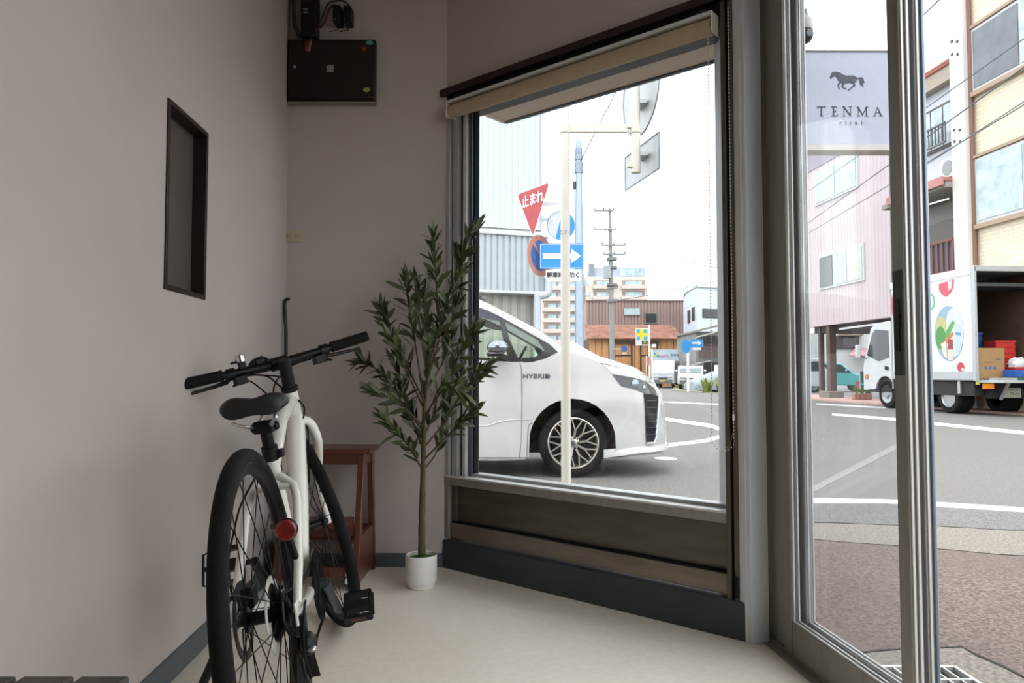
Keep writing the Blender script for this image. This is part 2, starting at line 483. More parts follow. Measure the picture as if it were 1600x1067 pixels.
# ---------------------------------------------------------------- ground outside
ASPH = speckle('asphalt', '5c5a57', '7b7874', 90, .9, c3='6b6865', big=.5)
ASPHD = speckle('asphalt_dark', '555453', '7c7b79', 90, .9, c3='605f5e', big=.7)
REDW = speckle('red_asphalt', '51443e', '7f7066', 70, .9, c3='60524b', big=1.2)
CONC2 = speckle('curb_concrete', '676158', '8e867c', 60, .9, c3='79726a', big=1.5)
BRICKW = speckle('brick_pavement', 'b08a80', 'c8a59b', 12, .9, c3='bb968c', big=.6)
LINE = speckle('road_paint', 'c9c9c7', 'f0f0ee', 25, .7, c3='dcdcda', big=2.0, bump=0)
def slab(nm, poly, z0, z1, m, kind='structure'):
    mb = MB(); mb.prism(poly, z0, z1); return tag(mb.build(nm, m), kind=kind)
slab('road', [(-150, -30), (200, -30), (200, 420), (-150, 420)], ROAD - .3, ROAD, ASPH)
G = lambda px, py, z=ROAD: tuple(ground(px, py, z).xy)
# gutter edge of asphalt, red pavement in front of the door, curving round the corner
e_sid = [G(1700, 886), G(1600, 875), G(1460, 863), G(1265, 848), (.95, 4.25), (.1, 4.75), (-1.2, 5.1), (-3.5, 5.3)]
e_gut = [G(1700, 840), G(1600, 832), G(1460, 825), G(1265, 819), (.95, 4.8), (.1, 5.25), (-1.2, 5.6), (-3.5, 5.8)]
xs = 8
slab('pavement', [(5.5, -4), (xs, -4), (xs, 3.4)] + e_sid + [(-3.5, 3.4), (-.3, 3.36), (.9, 2.42), (.95, 2.3), (1.4, -4)], ROAD - .1, ROAD + .02, REDW)
slab('gutter', [(xs, 3.4)] + e_sid + e_gut[::-1] + [(xs, 3.95)], ROAD - .1, ROAD + .012, CONC2)
# worn darker asphalt band by the gutter
l0 = [G(1265, 787), G(1385, 787), G(1460, 792), G(1600, 801), G(1720, 810)]
l1 = [G(1265, 779), G(1385, 781), G(1460, 785), G(1600, 794), G(1720, 802)]
slab('road_edge_strip', [p for p in l0] + [(xs, 3.95), (xs, 3.96)][:1] + [tuple(p) for p in e_gut[:4]], ROAD - .05, ROAD + .003, ASPHD)
def line(pts0, pts1, nm='road_marking'):
    return slab(nm, pts0 + pts1[::-1], ROAD - .01, ROAD + .006, LINE)
line(l0, l1)
CRK = mat('crack_dirt', '2e2b28', .95, var=.3, scale=40)
def crack(pts, wd, z):
    r = random.Random(len(pts)); P_ = [V((*p, 0)) for p in dens(pts, .12, False)]; a = []; b_ = []
    for i, p in enumerate(P_):
        t = (P_[min(i + 1, len(P_) - 1)] - P_[max(i - 1, 0)]).normalized(); n = V((-t.y, t.x, 0)); p = p + n * r.uniform(-.01, .01); k = wd * r.uniform(.3, 1)
        a.append(tuple((p + n * k).xy)); b_.append(tuple((p - n * k).xy))
    slab('pavement_crack', a + b_[::-1], z - .01, z + .002, CRK)
crack(e_gut[:5], .012, ROAD + .012)
crack(e_sid[:5], .008, ROAD + .02)
crack([(.95, 2.47), G(1503, 1010, ROAD + .03), G(1600, 1060, ROAD + .03), (1.60, -.5)], .008, ROAD + .03)
line([G(1300, 649), G(1420, 659)], [G(1300, 646), G(1420, 655)])
line([G(1440, 662), G(1720, 692)], [G(1440, 658), G(1720, 686)])
line([G(1275, 632), G(1400, 639)], [G(1275, 630.5), G(1400, 637)])
line([G(1030, 656), G(1110, 668), G(1134, 677)], [G(1030, 651), G(1112, 663), G(1140, 674)])
line([G(1030, 700), G(1105, 691), G(1140, 681)], [G(1030, 695), G(1100, 687), G(1134, 677)])
line([G(1000, 627), G(1150, 634)], [G(1000, 625.5), G(1150, 632.5)])
line([G(850, 618), G(1000, 621)], [G(850, 616.8), G(1000, 619.6)])
WORN = speckle('worn_paint', '6f6d6a', '93918d', 60, .9, c3='7d7b78', big=3)
slab('road_marking', [G(1225, 783), G(1245, 783), G(1420, 692), G(1405, 691)], ROAD - .01, ROAD + .004, WORN)
# manhole lid
c = ground(1040, 717, ROAD)
mb = MB(); mb.lathe([(.001, 0), (.13, 0), (.13, .008), (.11, .011), (.001, .011)], 24, Matrix.Translation(c))
tag(mb.build('manhole_cover', LINE), 'small round white painted lid flush in the asphalt beyond the white minivan', 'manhole cover')
# concrete pad with a drain grate by the door
zP = ROAD + .03
slab('concrete_apron', [(.95, 2.47), G(1503, 1010, zP), G(1600, 1060, zP), (1.60, -1.5), (.98, -1.5)], ROAD - .05, zP, CONC2)
gr = empty('drain_grate', (1.19, 1.95, zP), 0, 'galvanised steel drain grate set in the concrete apron outside the open door', 'drain grate')
GALV = mat('galvanised_steel', 'c9cac8', .4, .5, var=.1, scale=30)
PIT = mat('drain_dirt', '4a3f36', .95, var=.3, scale=30)
gw, gl = .215, .39
MB().box(-gw, gw, -gl, gl, .001, .003).build('pit', PIT, gr)
for s_ in (-1, 1):
    MB().box(s_ * gw - .006, s_ * gw + .006, -gl, gl, .0, .022).build('frame_bar', GALV, gr, .001)
    MB().box(-gw, gw, s_ * gl - .006, s_ * gl + .006, .0, .022).build('frame_bar', GALV, gr, .001)
src = None
for i in range(1, 11):
    x = -gw + 2 * gw * i / 11
    if src is None: src = MB().box(-.003, .003, -gl, gl, .002, .02).build('bar', GALV, gr); src.location = (x, 0, 0)
    else: inst('bar', src, gr, Matrix.Translation((x, 0, 0)))
src = None
for i in range(1, 8):
    y = gl - 2 * gl * i / 8
    if src is None: src = MB().box(-gw, gw, -.004, .004, .006, .021).build('cross_bar', GALV, gr); src.location = (0, y, 0)
    else: inst('cross_bar', src, gr, Matrix.Translation((0, y, 0)))
# outside eave over the window
SOF = mat('soffit_paint', 'c2b8ab', .8, var=.05)
ev = empty('trim_5', kind='structure', M=MW.copy())
MB().box(-.20, 1.30, .165, .63, 2.20, 2.28).build('soffit', SOF, ev, .004)
MB().box(-.20, 1.30, .63, .65, 2.19, 2.40).build('fascia', mat('fascia_metal', '5d6670', .4, .5), ev, .004)
MB().box(-.22, -.195, .165, .65, 2.195, 2.40).build('end_plate', mat('eave_pale', 'd5cfc6', .6), ev, .003)
# ================================================================ bicycle (local: x forward, y to its left, z up; origin at the rear tyre's contact)
BW = mat('white_frame_paint', 'e4e3da', .28, var=.03, coat=.4)
TYRE = mat('tyre_rubber', '0b0b0b', .8, var=.15, scale=30, bump=.25, bscale=160, spec=.25)
SPOKE = mat('black_spoke', '1b1b1b', .4, .7)
SADDLE = mat('saddle_vinyl', '131516', .5, var=.1, bump=.1, bscale=200)
REDL = mat('red_reflector', '700906', .18, var=.25, scale=60, bump=.3, bscale=300, coat=.6)
SILV = mat('silver_metal', 'b9bab8', .3, .9, var=.05)
GREYC = mat('grey_crank', '4a525a', .35, .6)
rc = V((-.461, 1.53, 0)); fc = V((-.596, 2.46, 0))
hd = (fc - rc).normalized(); ang = math.atan2(hd.y, hd.x)
LEAN = math.radians(-8.6)
MB_ = Matrix.Translation(rc) @ Matrix.Rotation(ang, 4, 'Z') @ Matrix.Rotation(LEAN, 4, 'X')
bike = empty('bicycle', M=MB_, label='white bicycle with black tyres leaning against the left wall by its handlebar', cat='bicycle')
WBASE = (fc - rc).length; R = .35
STEER = math.radians(24)
hx, hz = WBASE - .05, R                         # point of the steering axis at axle height
HA = math.radians(71)
axd = V((-math.cos(HA), 0, math.sin(HA)))
def steer_M():
    return Matrix.Translation((hx, 0, hz)) @ Matrix.Rotation(STEER, 4, axd) @ Matrix.Translation((-hx, 0, -hz))
def arc(cx, cz, r, n, a0=0, a1=2 * PI, y=0):
    return [(cx + r * math.cos(a0 + (a1 - a0) * i / n), y, cz + r * math.sin(a0 + (a1 - a0) * i / n)) for i in range(n)]
def wheel(nm, cx, M, front):
    wh = MB(M).tube(arc(cx, R, R - .0185, 64), .0185, 12, closed=True).build(nm, TYRE, bike)
    mb = MB(M)
    WY = Matrix.Translation((cx, 0, R)) @ Matrix.Rotation(PI / 2, 4, 'X')
    mb.lathe([(.315, -.011), (.318, -.013), (.326, -.012), (.326, .012), (.318, .013), (.315, .011), (.296, .006), (.296, -.006)], 64, WY, close=True)
    mb.build('rim', BLACKM, wh)
    mb = MB(M)
    hw = .034
    mb.lathe([(.004, -.055), (.012, -.05), (.012, -hw - .006), (.026, -hw - .004), (.026, -hw + .003), (.014, -hw + .008), (.014, hw - .008), (.026, hw - .003), (.026, hw + .004), (.012, hw + .006), (.012, .05), (.004, .055)], 20, WY)
    mb.build('hub', BLACKM, wh)
    n = 28; s0 = None
    for i in range(n):
        a = 2 * PI * i / n; s = 1 if i % 2 else -1; tw = .85 * (1 if (i // 2) % 2 else -1)
        p = V((cx + .024 * math.cos(a + tw), s * hw, R + .024 * math.sin(a + tw)))
        q = V((cx + .298 * math.cos(a), s * .003, R + .298 * math.sin(a)))
        mm = M @ frame_from(p, q - p)
        if s0 is None:
            s0 = MB().tube([(0, 0, 0), (.284, 0, 0)], .0013, 5).build('spoke', SPOKE, wh); s0.matrix_local = mm
        else: inst('spoke', s0, wh, mm)
    mb = MB(M)
    mb.tube([V((cx + .296 * math.cos(2.6), 0, R + .296 * math.sin(2.6))), V((cx + .255 * math.cos(2.6), 0, R + .255 * math.sin(2.6)))], .0032, 6)
    mb.build('valve', BLACKM, wh)
    return wh
WYr = Matrix.Translation((0, 0, R)) @ Matrix.Rotation(PI / 2, 4, 'X')
rw = wheel('rear_wheel', 0, Matrix(), False)
MST = steer_M()
fw = wheel('front_wheel', WBASE, MST, True)
# frame tubes
BB = V((.43, 0, .285)); ST = V((.30, 0, .655)); HT0 = V((hx - .085 + .0, 0, hz + .36)) ; HT0 = V((hx, 0, hz)) + axd * .36; HT1 = V((hx, 0, hz)) + axd * .482
fr = MB()
fr.tube([BB, ST], .017, 12); fr.tube([HT0 - axd * .005, HT1], .0225, 14)
fr.tube([ST + V((.012, 0, -.035)), ST.lerp(HT1, .5) + V((0, 0, .0)), HT1 - axd * .03], [.016, .018, .02], 12)
fr.tube([BB + V((.01, 0, .005)), BB.lerp(HT0, .5), HT0 + axd * .03], [.024, .029, .028], 14)
fr.build('frame', BW, bike)
BBM = Matrix.Translation(BB) @ Matrix.Rotation(PI / 2, 4, 'X')
MB().lathe([(.022, -.036), (.022, .036)], 16, BBM).build('bottom_bracket', BW, bike)
for s in (-1, 1):
    ss = MB().tube([(.292, s * .014, .60), (.265, s * .05, .575), (.235, s * .058, .545), (.10, s * .064, .42), (.01, s * .066, R + .01)], [.011, .011, .0105, .010, .009], 10)
    ss.build('seat_stay', BW, bike)
    cs = MB().tube([(.405, s * .03, .285), (.30, s * .045, .298), (.15, s * .060, .325), (.0, s * .066, R)], [.012, .012, .011, .009], 10)
    cs.build('chain_stay', BW, bike)
    MB().box(-.02, .03, s * .066 - .003, s * .066 + .003, R - .028, R + .02).build('dropout', BW, bike, .002)
MB().tube([(.265, -.05, .575), (.272, 0, .578), (.265, .05, .575)], .009, 8).build('stay_bridge', BW, bike)
# fork
CR = V((hx, 0, hz)) + axd * .345
ff = MB(MST)
for s in (-1, 1):
    pf = smooth([CR + V((.004, s * .006, .024)), CR + V((.007, s * .036, .020)), CR + V((.013, s * .052, -.015)), CR + V((.022, s * .054, -.07)), V((WBASE - .022, s * .054, R + .13)), V((WBASE, s * .052, R - .012))], 4)
    ff.tube(pf, [.0165 - .0075 * max(0, i / (len(pf) - 1) - .3) / .7 for i in range(len(pf))], 12)
ff.tube([CR + V((0, 0, .02)), HT0], .018, 12)
ff.build('fork', BW, bike)
# headset, stem, handlebar (turn with the fork)
hs = MB(MST)
hs.tube([HT1, HT1 + axd * .012], .026, 16); hs.tube([HT1 + axd * .012, HT1 + axd * .055], .0195, 14)
hs.build('headset', BLACKP, bike)
MB(MST).tube([HT0 - axd * .016, HT0], .025, 16).build('crown_race', BLACKP, bike)
T0 = HT1 + axd * .073; BC = T0 + V((.062, 0, .022))
sm = MB(MST)
sm.tube([HT1 + axd * .052, HT1 + axd * .098], .0190, 14); sm.tube([T0, BC], [.018, .0165], 12)
sm.tube([BC + V((0, -.026, 0)), BC + V((0, .026, 0))], .021, 14)
sm.tube([HT1 + axd * .098, HT1 + axd * .102], .019, 14)
sm.build('stem', BLACKP, bike)
hb = MB(MST)
HL = .297
hb.tube([BC + V((-.016, -HL, .012)), BC + V((-.005, -.12, .004)), BC + V((0, -.05, 0)), BC, BC + V((0, .05, 0)), BC + V((-.005, .12, .004)), BC + V((-.016, HL, .012))], [.0111, .0125, .0155, .0155, .0155, .0125, .0111], 12)
bar = hb.build('handlebar', BLACKM, bike)
for s in (-1, 1):
    a = BC + V((-.0155, s * HL, .012)); b = BC + V((-.008, s * (HL - .125), .007))
    g = MB(MST); n = 9
    pts = [a.lerp(b, i / n) for i in range(n + 1)]
    g.tube(pts, [.0165, .0172, .0164, .0172, .0164, .0172, .0164, .0170, .0164, .0178], 14)
    g.build('grip', BLACKR, bike)
    lv = MB(MST)
    c0 = BC + V((-.004, s * (HL - .150), .004))
    lv.tube([c0 + V((0, -.013, 0)), c0 + V((0, .013, 0))], .019, 12)
    lv.tube([c0 + V((.012, 0, -.006)), c0 + V((.030, s * .012, -.018)), c0 + V((.034, s * .05, -.022)), c0 + V((.026, s * .12, -.024))], [.009, .008, .0065, .005], 8)
    lv.build('brake_lever', BLACKM, bike)
    sh = MB(MST)
    c1 = BC + V((-.004, s * (HL - .172), -.012))
    sh.box(-.02, .022, -.018, .018, -.022, .004, Matrix.Translation(c1))
    sh.tube([c1 + V((-.01, s * .01, -.012)), c1 + V((-.03, s * .03, -.022))], [.006, .004], 6)
    sh.build('shifter', BLACKP, bike, .005)
# bell on the left of the bar, computer clamp near the stem
bl = MB(MST); bp = BC + V((-.01, .11, .028))
bl.box(-.012, .012, -.010, .010, -.018, .006, Matrix.Translation(bp)); bl.box(-.005, .005, .008, .030, .004, .012, Matrix.Translation(bp))
be = bl.build('bell', BLACKP, bike, .002)
MB(MST).lathe([(.001, .005), (.0150, .005), (.0155, .010), (.0155, .022), (.0135, .028), (.006, .031), (.001, .031)], 18, Matrix.Translation(bp)).build('bell_dome', CHROME, be)
MB(MST).box(-.014, .02, -.016, .016, -.014, .016, Matrix.Translation(BC + V((.006, .055, .016)))).build('lamp_bracket', BLACKP, bike, .006)
MB(MST).tube([BC + V((.0, .03, .018)), BC + V((.0, .046, .030)), BC + V((.0, .072, .026)), BC + V((.0, .086, .014))], .007, 8).build('cable_guide', BLACKP, bike)
# cables
SM = MST
P = lambda v: MST @ V(v)
cb = [
    [P(BC + V((0, .105, -.012))), P(BC + V((.06, .05, -.02))), P(BC + V((.05, -.02, -.06))), HT1 + V((.035, -.02, -.10)), HT0 + V((0, -.03, -.02)), BB.lerp(HT0, .6) + V((.0, -.032, .0))],
    [P(BC + V((.0, -.10, -.012))), P(BC + V((.06, -.04, -.02))), P(BC + V((.045, .03, -.08))), HT1 + V((.03, .03, -.14)), HT0 + V((-.0, .03, -.03)), BB.lerp(HT0, .6) + V((.0, .032, .0))],
    [P(BC + V((0, .115, -.015))), P(BC + V((.055, .07, -.05))), P(BC + V((.02, .04, -.13))), P(CR + V((.03, .05, -.03)))],
    [P(BC + V((0, .09, -.012))), P(BC + V((-.02, .05, -.03))), P(BC + V((-.03, .02, -.075))), HT1 + V((.0, -.032, -.05)), HT1 + V((-.02, -.03, -.09))],
]
for c in cb: MB().tube(smooth(c), .0026, 6).build('cable', BLACKR, bike)
# seat post, clamp, saddle
sd = (ST - BB).normalized(); SP = ST + sd * .075
sp = MB(); sp.tube([ST - sd * .02, SP - sd * .005], .0148, 14)
sp.build('seat_post', BLACKM, bike)
cl = MB(); cl.tube([ST - sd * .012, ST + sd * .022], .0205, 16); cl.box(-.012, .022, -.03, -.014, -.010, .010, Matrix.Translation(ST)); cl.tube([ST + V((-.02, -.024, 0)), ST + V((.02, -.024, 0))], .003, 6)
cl.build('seat_clamp', BLACKP, bike, .002)
hd_ = MB(); hd_.box(-.03, .03, -.024, .024, -.014, .016, Matrix.Translation(SP)); hd_.tube([SP + V((0, -.034, 0)), SP + V((0, .034, 0))], .011, 10)
hd_.build('saddle_clamp', BLACKP, bike, .005)
sx0 = SP.x - .125; szt = SP.z + .074
prof = [(0.0, .056, .064, .0), (.012, .076, .048, .004), (.05, .083, .040, .004), (.095, .07, .034, 0), (.14, .045, .032, -.004), (.19, .026, .030, -.006), (.24, .020, .026, -.008), (.262, .012, .018, -.012)]
vs = []; fs = []; n = 16
for x, hw, th, dz in prof:
    for j in range(n):
        a = 2 * PI * j / n; cy = math.cos(a); cz = math.sin(a)
        y = hw * math.copysign(abs(cy) ** .7, cy)
        z = szt + dz - (th / 2 if cz >= 0 else th / 2) + th / 2 * math.copysign(abs(cz) ** .75, cz)
        rel = abs(y) / max(hw, .001)
        if x < .16 and cz > 0: z += .010 * math.exp(-((rel - .55) / .3) ** 2) - .010 * math.exp(-(rel / .22) ** 2)
        if x < .10 and cz < 0: z += .02 * (1 - rel)
        vs.append((sx0 + x, y, z))
for i in range(len(prof) - 1):
    for j in range(n): fs.append((i * n + j, i * n + (j + 1) % n, (i + 1) * n + (j + 1) % n, (i + 1) * n + j))
fs += [tuple(range(n - 1, -1, -1)), tuple((len(prof) - 1) * n + j for j in range(n))]
mb = MB(); mb.add(vs, fs); sa = mb.build('saddle', SADDLE, bike, ang=70)
ss_ = sa.modifiers.new('smooth', 'SUBSURF'); ss_.levels = ss_.render_levels = 1
for s in (-1, 1):
    MB().tube(smooth([(sx0 + .02, s * .05, szt - .05), (sx0 + .06, s * .026, szt - .066), (sx0 + .14, s * .021, szt - .066), (sx0 + .24, s * .008, szt - .03)]), .0036, 8).build('saddle_rail', SILV, sa)
# red reflector on the right seat stay
RP = V((.05, -.058, .510))
rr = MB(); RM = Matrix.Translation(RP) @ Matrix.Rotation(-PI / 2, 4, 'Y')
rr.lathe([(.001, .012), (.019, .012), (.023, .008), (.023, -.002), (.001, -.002)], 24, RM)
rf = rr.build('reflector', REDL, bike)
MB().lathe([(.024, -.006), (.0246, .004), (.024, .006), (.022, -.006)], 24, RM, close=True).build('reflector_cup', BLACKP, rf)
MB().bar(RP + V((.004, .0, -.01)), (.075, -.064, .44), .014, .012).build('reflector_bracket', BLACKP, rf, .002)
# drivetrain on the right side
CRY = -.05
ck = MB(); CM = Matrix.Translation((BB.x, CRY, BB.z)) @ Matrix.Rotation(PI / 2, 4, 'X')
ring = []
nt_ = 44
for i in range(nt_ * 2): ring.append(((.088 if i % 2 else .093) * math.cos(PI * i / nt_), (.088 if i % 2 else .093) * math.sin(PI * i / nt_)))
v2, t2 = patch2d(ring, [ellipse(0, 0, .066, .066, 40)], .03)
def solid2(mb, v2, t2, th, M):
    mb.add([(x, y, -th / 2) for x, y in v2], [t[::-1] for t in t2], M); mb.add([(x, y, th / 2) for x, y in v2], t2, M)
solid2(ck, v2, t2, .004, CM)
ck.lathe([(.093, -.002), (.093, .002)], 44, CM)
for i in range(4):
    a = i * PI / 2 + .5
    ck.bar(CM @ V((0, 0, 0)), CM @ V((.07 * math.cos(a), .07 * math.sin(a), 0)), .02, .008, (0, 1, 0))
ck.build('chainring', BLACKM, bike)
ca = math.radians(-43); cd = V((math.cos(ca), 0, math.sin(ca)))
for s in (-1, 1):
    y0 = s * .052; y1 = s * .075
    d = cd * (.17 if s < 0 else -.17)
    arm = MB(); arm.tube([BB + V((0, s * .03, 0)), BB + V((0, y1, 0))], .014, 12)
    arm.tube([BB + V((0, y0 + s * .012, 0)), BB + d * .3 + V((0, y0 + s * .016, 0)), BB + d * .8 + V((0, y1, 0)), BB + d + V((0, y1, 0))], [.017, .013, .011, .012], 10)
    arm.build('crank_arm', GREYC if s < 0 else BLACKM, bike)
    pc = BB + d + V((0, -.122 if s < 0 else .147, 0))
    pd = MB(); pm = Matrix.Translation(pc) @ Matrix.Rotation(-.55 if s < 0 else -1.1, 4, 'Y')
    pd.tube([BB + d + V((0, y1, 0)), pc + V((0, s * .045, 0))], .007, 8)
    pd.box(-.014, .014, -.045, .03, -.012, .012, pm)
    for q in (-1, 1):
        pd.box(q * .042 - .005, q * .042 + .005, -.045, .03, -.012, .012, pm)
    pd.box(-.046, .046, -.048, -.038, -.010, .010, pm); pd.box(-.046, .046, .022, .032, -.010, .010, pm)
    pd.tube([pm @ V((-.042, s * .03, 0)), pm @ V((-.038, s * .05, 0)), pm @ V((.038, s * .05, 0)), pm @ V((.042, s * .03, 0))], .0035, 6)
    po = pd.build('pedal', BLACKP, bike, .002)
    MB().box(-.048, -.0465, -.028, .012, -.007, .007, pm).build('pedal_reflector', mat('amber_reflector', '4a1a10', .3), po)
cy = -.044
cs_ = MB()
for i, r in enumerate((.058, .052, .047, .042, .037, .032, .027)):
    rg = []
    k = int(r * 520)
    for q in range(2 * k): rg.append(((r if q % 2 else r - .005) * math.cos(PI * q / k), (r if q % 2 else r - .005) * math.sin(PI * q / k)))
    v2, t2 = patch2d(rg, [], .03)
    solid2(cs_, v2, t2, .0022, Matrix.Translation((0, -.024 - i * .0045, R)) @ Matrix.Rotation(PI / 2, 4, 'X'))
cs_.build('cassette', BLACKM, bike)
MB().lathe([(.064, -.001), (.079, -.001), (.079, .001), (.064, .001)], 40, Matrix.Translation((0, -.019, R)) @ Matrix.Rotation(PI / 2, 4, 'X'), close=True).build('spoke_protector', mat('pale_plastic_ring', 'b4b4ae', .5), bike)
# chain: upper and lower run, round the jockey wheels
RD = V((-.005, -.062, R - .075)); RD2 = V((.035, -.064, R - .155))
ch = MB()
top = [V((BB.x, CRY, BB.z + .091)), V((.0, -.045, R + .043))]
loop = [V((BB.x, CRY, BB.z + .091)), V((.2, -.047, .35)), V((0, -.045, R + .043)), V((-.03, -.045, R + .03)), V((-.042, -.045, R)), V((-.03, -.05, R - .035)), V((.01, -.055, R - .06)), V((.018, -.06, R - .08)), V((.005, -.062, R - .10)), V((.012, -.062, R - .15)), V((.035, -.062, R - .172)), V((.06, -.06, R - .16)), V((.3, -.05, R - .155)), V((BB.x, CRY, BB.z - .091)), V((BB.x + .065, CRY, BB.z - .065)), V((BB.x + .091, CRY, BB.z)), V((BB.x + .065, CRY, BB.z + .065))]
ch.tube(loop, .0036, 6, closed=True, ry=.0036)
ch.build('chain', BLACKM, bike)
rd = MB()
rd.bar(V((.0, -.074, R - .01)), RD + V((.0, -.012, 0)), .022, .014); rd.ball(RD + V((-.02, -.022, .012)), (.026, .018, .024))
rd.bar(RD + V((.0, .0, .0)), RD2, .016, .010); rd.bar(RD + V((0, -.010, 0)), RD2 + V((0, -.010, 0)), .030, .003)
dr = rd.build('rear_derailleur', BLACKP, bike, .003)
for c in (RD, RD2):
    MB().lathe([(.018, -.003), (.020, 0), (.018, .003)], 14, Matrix.Translation(c) @ Matrix.Rotation(PI / 2, 4, 'X')).build('jockey_wheel', BLACKP, dr)
MB().ball(RD + V((-.04, -.03, .006)), (.012, .010, .006)).build('badge', SILV, dr)
MB().tube(smooth([(.06, -.075, R + .0), (-.03, -.085, R + .005), (-.075, -.085, R - .03), (-.06, -.08, R - .07), (-.03, -.078, R - .08)]), .0027, 6).build('cable', BLACKR, bike)
# brake disc and calliper, left
dm = Matrix.Translation((0, .042, R)) @ Matrix.Rotation(PI / 2, 4, 'X')
rg = ellipse(0, 0, .08, .08, 44)
v2, t2 = patch2d(rg, [ellipse(0, 0, .062, .062, 40)], .03)
dk = MB(); solid2(dk, v2, t2, .002, dm)
for i in range(5):
    a = 2 * PI * i / 5
    dk.bar(dm @ V((.02 * math.cos(a), .02 * math.sin(a), 0)), dm @ V((.064 * math.cos(a + .5), .064 * math.sin(a + .5), 0)), .008, .002, (0, 1, 0))
dk.build('brake_disc', mat('disc_steel', '4a4b4d', .35, .7), bike)
cp = MB(); cp.box(.035, .085, .026, .062, R + .01, R + .055); cp.ball((.05, .065, R + .03), (.02, .014, .02))
cp.build('brake_calliper', BLACKP, bike, .004)
MB().tube(smooth([(.03, .066, R + .05), (.06, .072, R + .11), (.12, .068, R + .16), (.2, .062, .56), (.28, .03, .62)]), .0026, 6).build('cable', BLACKR, bike)
# kickstand folded out to the left
ks = MB(); ks.tube([(.03, .078, R - .01), (.01, .12, R - .08), (-.05, .292, -.02)], [.011, .010, .0085], 8); ks.tube([(-.05, .292, -.02), (-.052, .298, -.036)], .013, 8)
ks.box(-.01, .07, .066, .084, R - .03, R + .005)
ks.build('kickstand', BLACKP, bike, .002)
# bottle cage bolts and red frame decal
MB().tube([BB.lerp(ST, .55) + V((.016, 0, 0)), BB.lerp(ST, .55) + V((.03, 0, 0))], .005, 8).build('bolt', BLACKM, bike)

# ================================================================ wooden step stool
STW = mat('stool_wood', '5a2a17', .38, var=.2, scale=10, stretch=(1, 1, 4), coat=.25)
stool = empty('step_stool', (-.768, 3.035, 0), -.0, 'reddish wooden two-step stool standing behind the bicycle against the back wall', 'stool')
sw = .162; TZ = .540
MB().box(-.192, .192, -.06, .15, TZ - .022, TZ).build('top_step', STW, stool, .005)
for s in (-1, 1):
    MB().bar((s * (sw - .012), -.04, TZ - .03), (s * (sw - .004), -.175, 0), .026, .034, (0, 1, 0)).build('leg', STW, stool, .003)
    MB().bar((s * (sw - .008), .125, TZ - .03), (s * (sw - .002), .150, 0), .026, .032, (0, 1, 0)).build('leg', STW, stool, .003)
    MB().bar((s * (sw - .004), -.135, .11), (s * (sw - .004), .135, .11), .018, .18).build('side_rail', STW, stool, .003)
    MB().box(s * (sw - .012) - .010, s * (sw - .012) + .010, -.04, .13, TZ - .07, TZ - .022).build('side_apron', STW, stool, .002)
MB().box(-sw + .02, sw - .02, -.045, -.022, TZ - .065, TZ - .022).build('apron', STW, stool, .002)
MB().box(-sw - .0, sw - .03, -.225, -.09, .250, .272).build('lower_step', STW, stool, .004)
MB().box(-sw + .014, sw - .014, -.125, -.105, .20, .250).build('step_rail', STW, stool, .002)
MB().box(-sw + .014, sw - .014, .128, .146, .13, .20).build('back_rail', STW, stool, .002)
MB().box(-sw + .02, sw - .02, -.155, -.135, .045, .085).build('stretcher', STW, stool, .002)
# torn white tape on the front leg
tp = []
for i in range(13):
    z = .03 + .15 * i / 12
    tp.append((-.010 + random.uniform(-.007, .005), z))
rt = [(.012 + random.uniform(-.004, .006), z) for _, z in tp][::-1]
tm = Matrix.Translation((sw - .030, -.1905, 0)) @ Matrix.Rotation(math.radians(-15.5), 4, 'X')
tmb = MB(); flat(tmb, tp + rt, M=tm, step=.02, th=.0015)
tmb.build('torn_tape', mat('white_tape', 'cfcdc4', .7, var=.1, scale=40), stool)

# ================================================================ artificial olive tree in a white pot
tree = empty('olive_tree', (-.362, 2.92, 0), 0, 'tall artificial olive tree with a thin trunk in a round white pot', 'potted plant')
POTM = mat('white_pot', 'e2e0dc', .45, var=.03)
mb = MB(); mb.lathe([(.001, .0), (.050, .0), (.054, .004), (.054, .012), (.059, .018), (.0625, .03), (.0625, .126), (.0605, .129), (.058, .126), (.058, .112), (.001, .112)], 40)
mb.build('pot', POTM, tree)
mb = MB(); mb.lathe([(.0575, .108), (.05, .116), (.03, .119), (.001, .12)], 24)
mb.build('moss', mat('green_moss', '3c6d1e', .95, var=.4, scale=90, bump=1, bscale=150), tree)
BARK = mat('trunk_bark', '524829', .8, var=.25, scale=30, bump=.6, bscale=70, stretch=(1, 1, .4))
TWIG = mat('twig_brown', '4d3b26', .8, var=.2, scale=30)
tree_o = V((-.362, 2.92, 0))
def tl(px, py, dy=0):
    return at(px, py, 2.92 + dy) - tree_o
tk = [tl(659, 866), tl(659, 820), tl(660, 780), tl(661, 735), tl(662, 690), tl(663, 640), tl(668, 590)]
nT = len(tk)
mb = MB(); mb.tube(smooth(tk, 4), [.0150 - .0085 * (i / 24) + .0008 * math.sin(i * 2.3) for i in range(25)], 10)
mb.build('trunk', BARK, tree)
rt = random.Random(3)
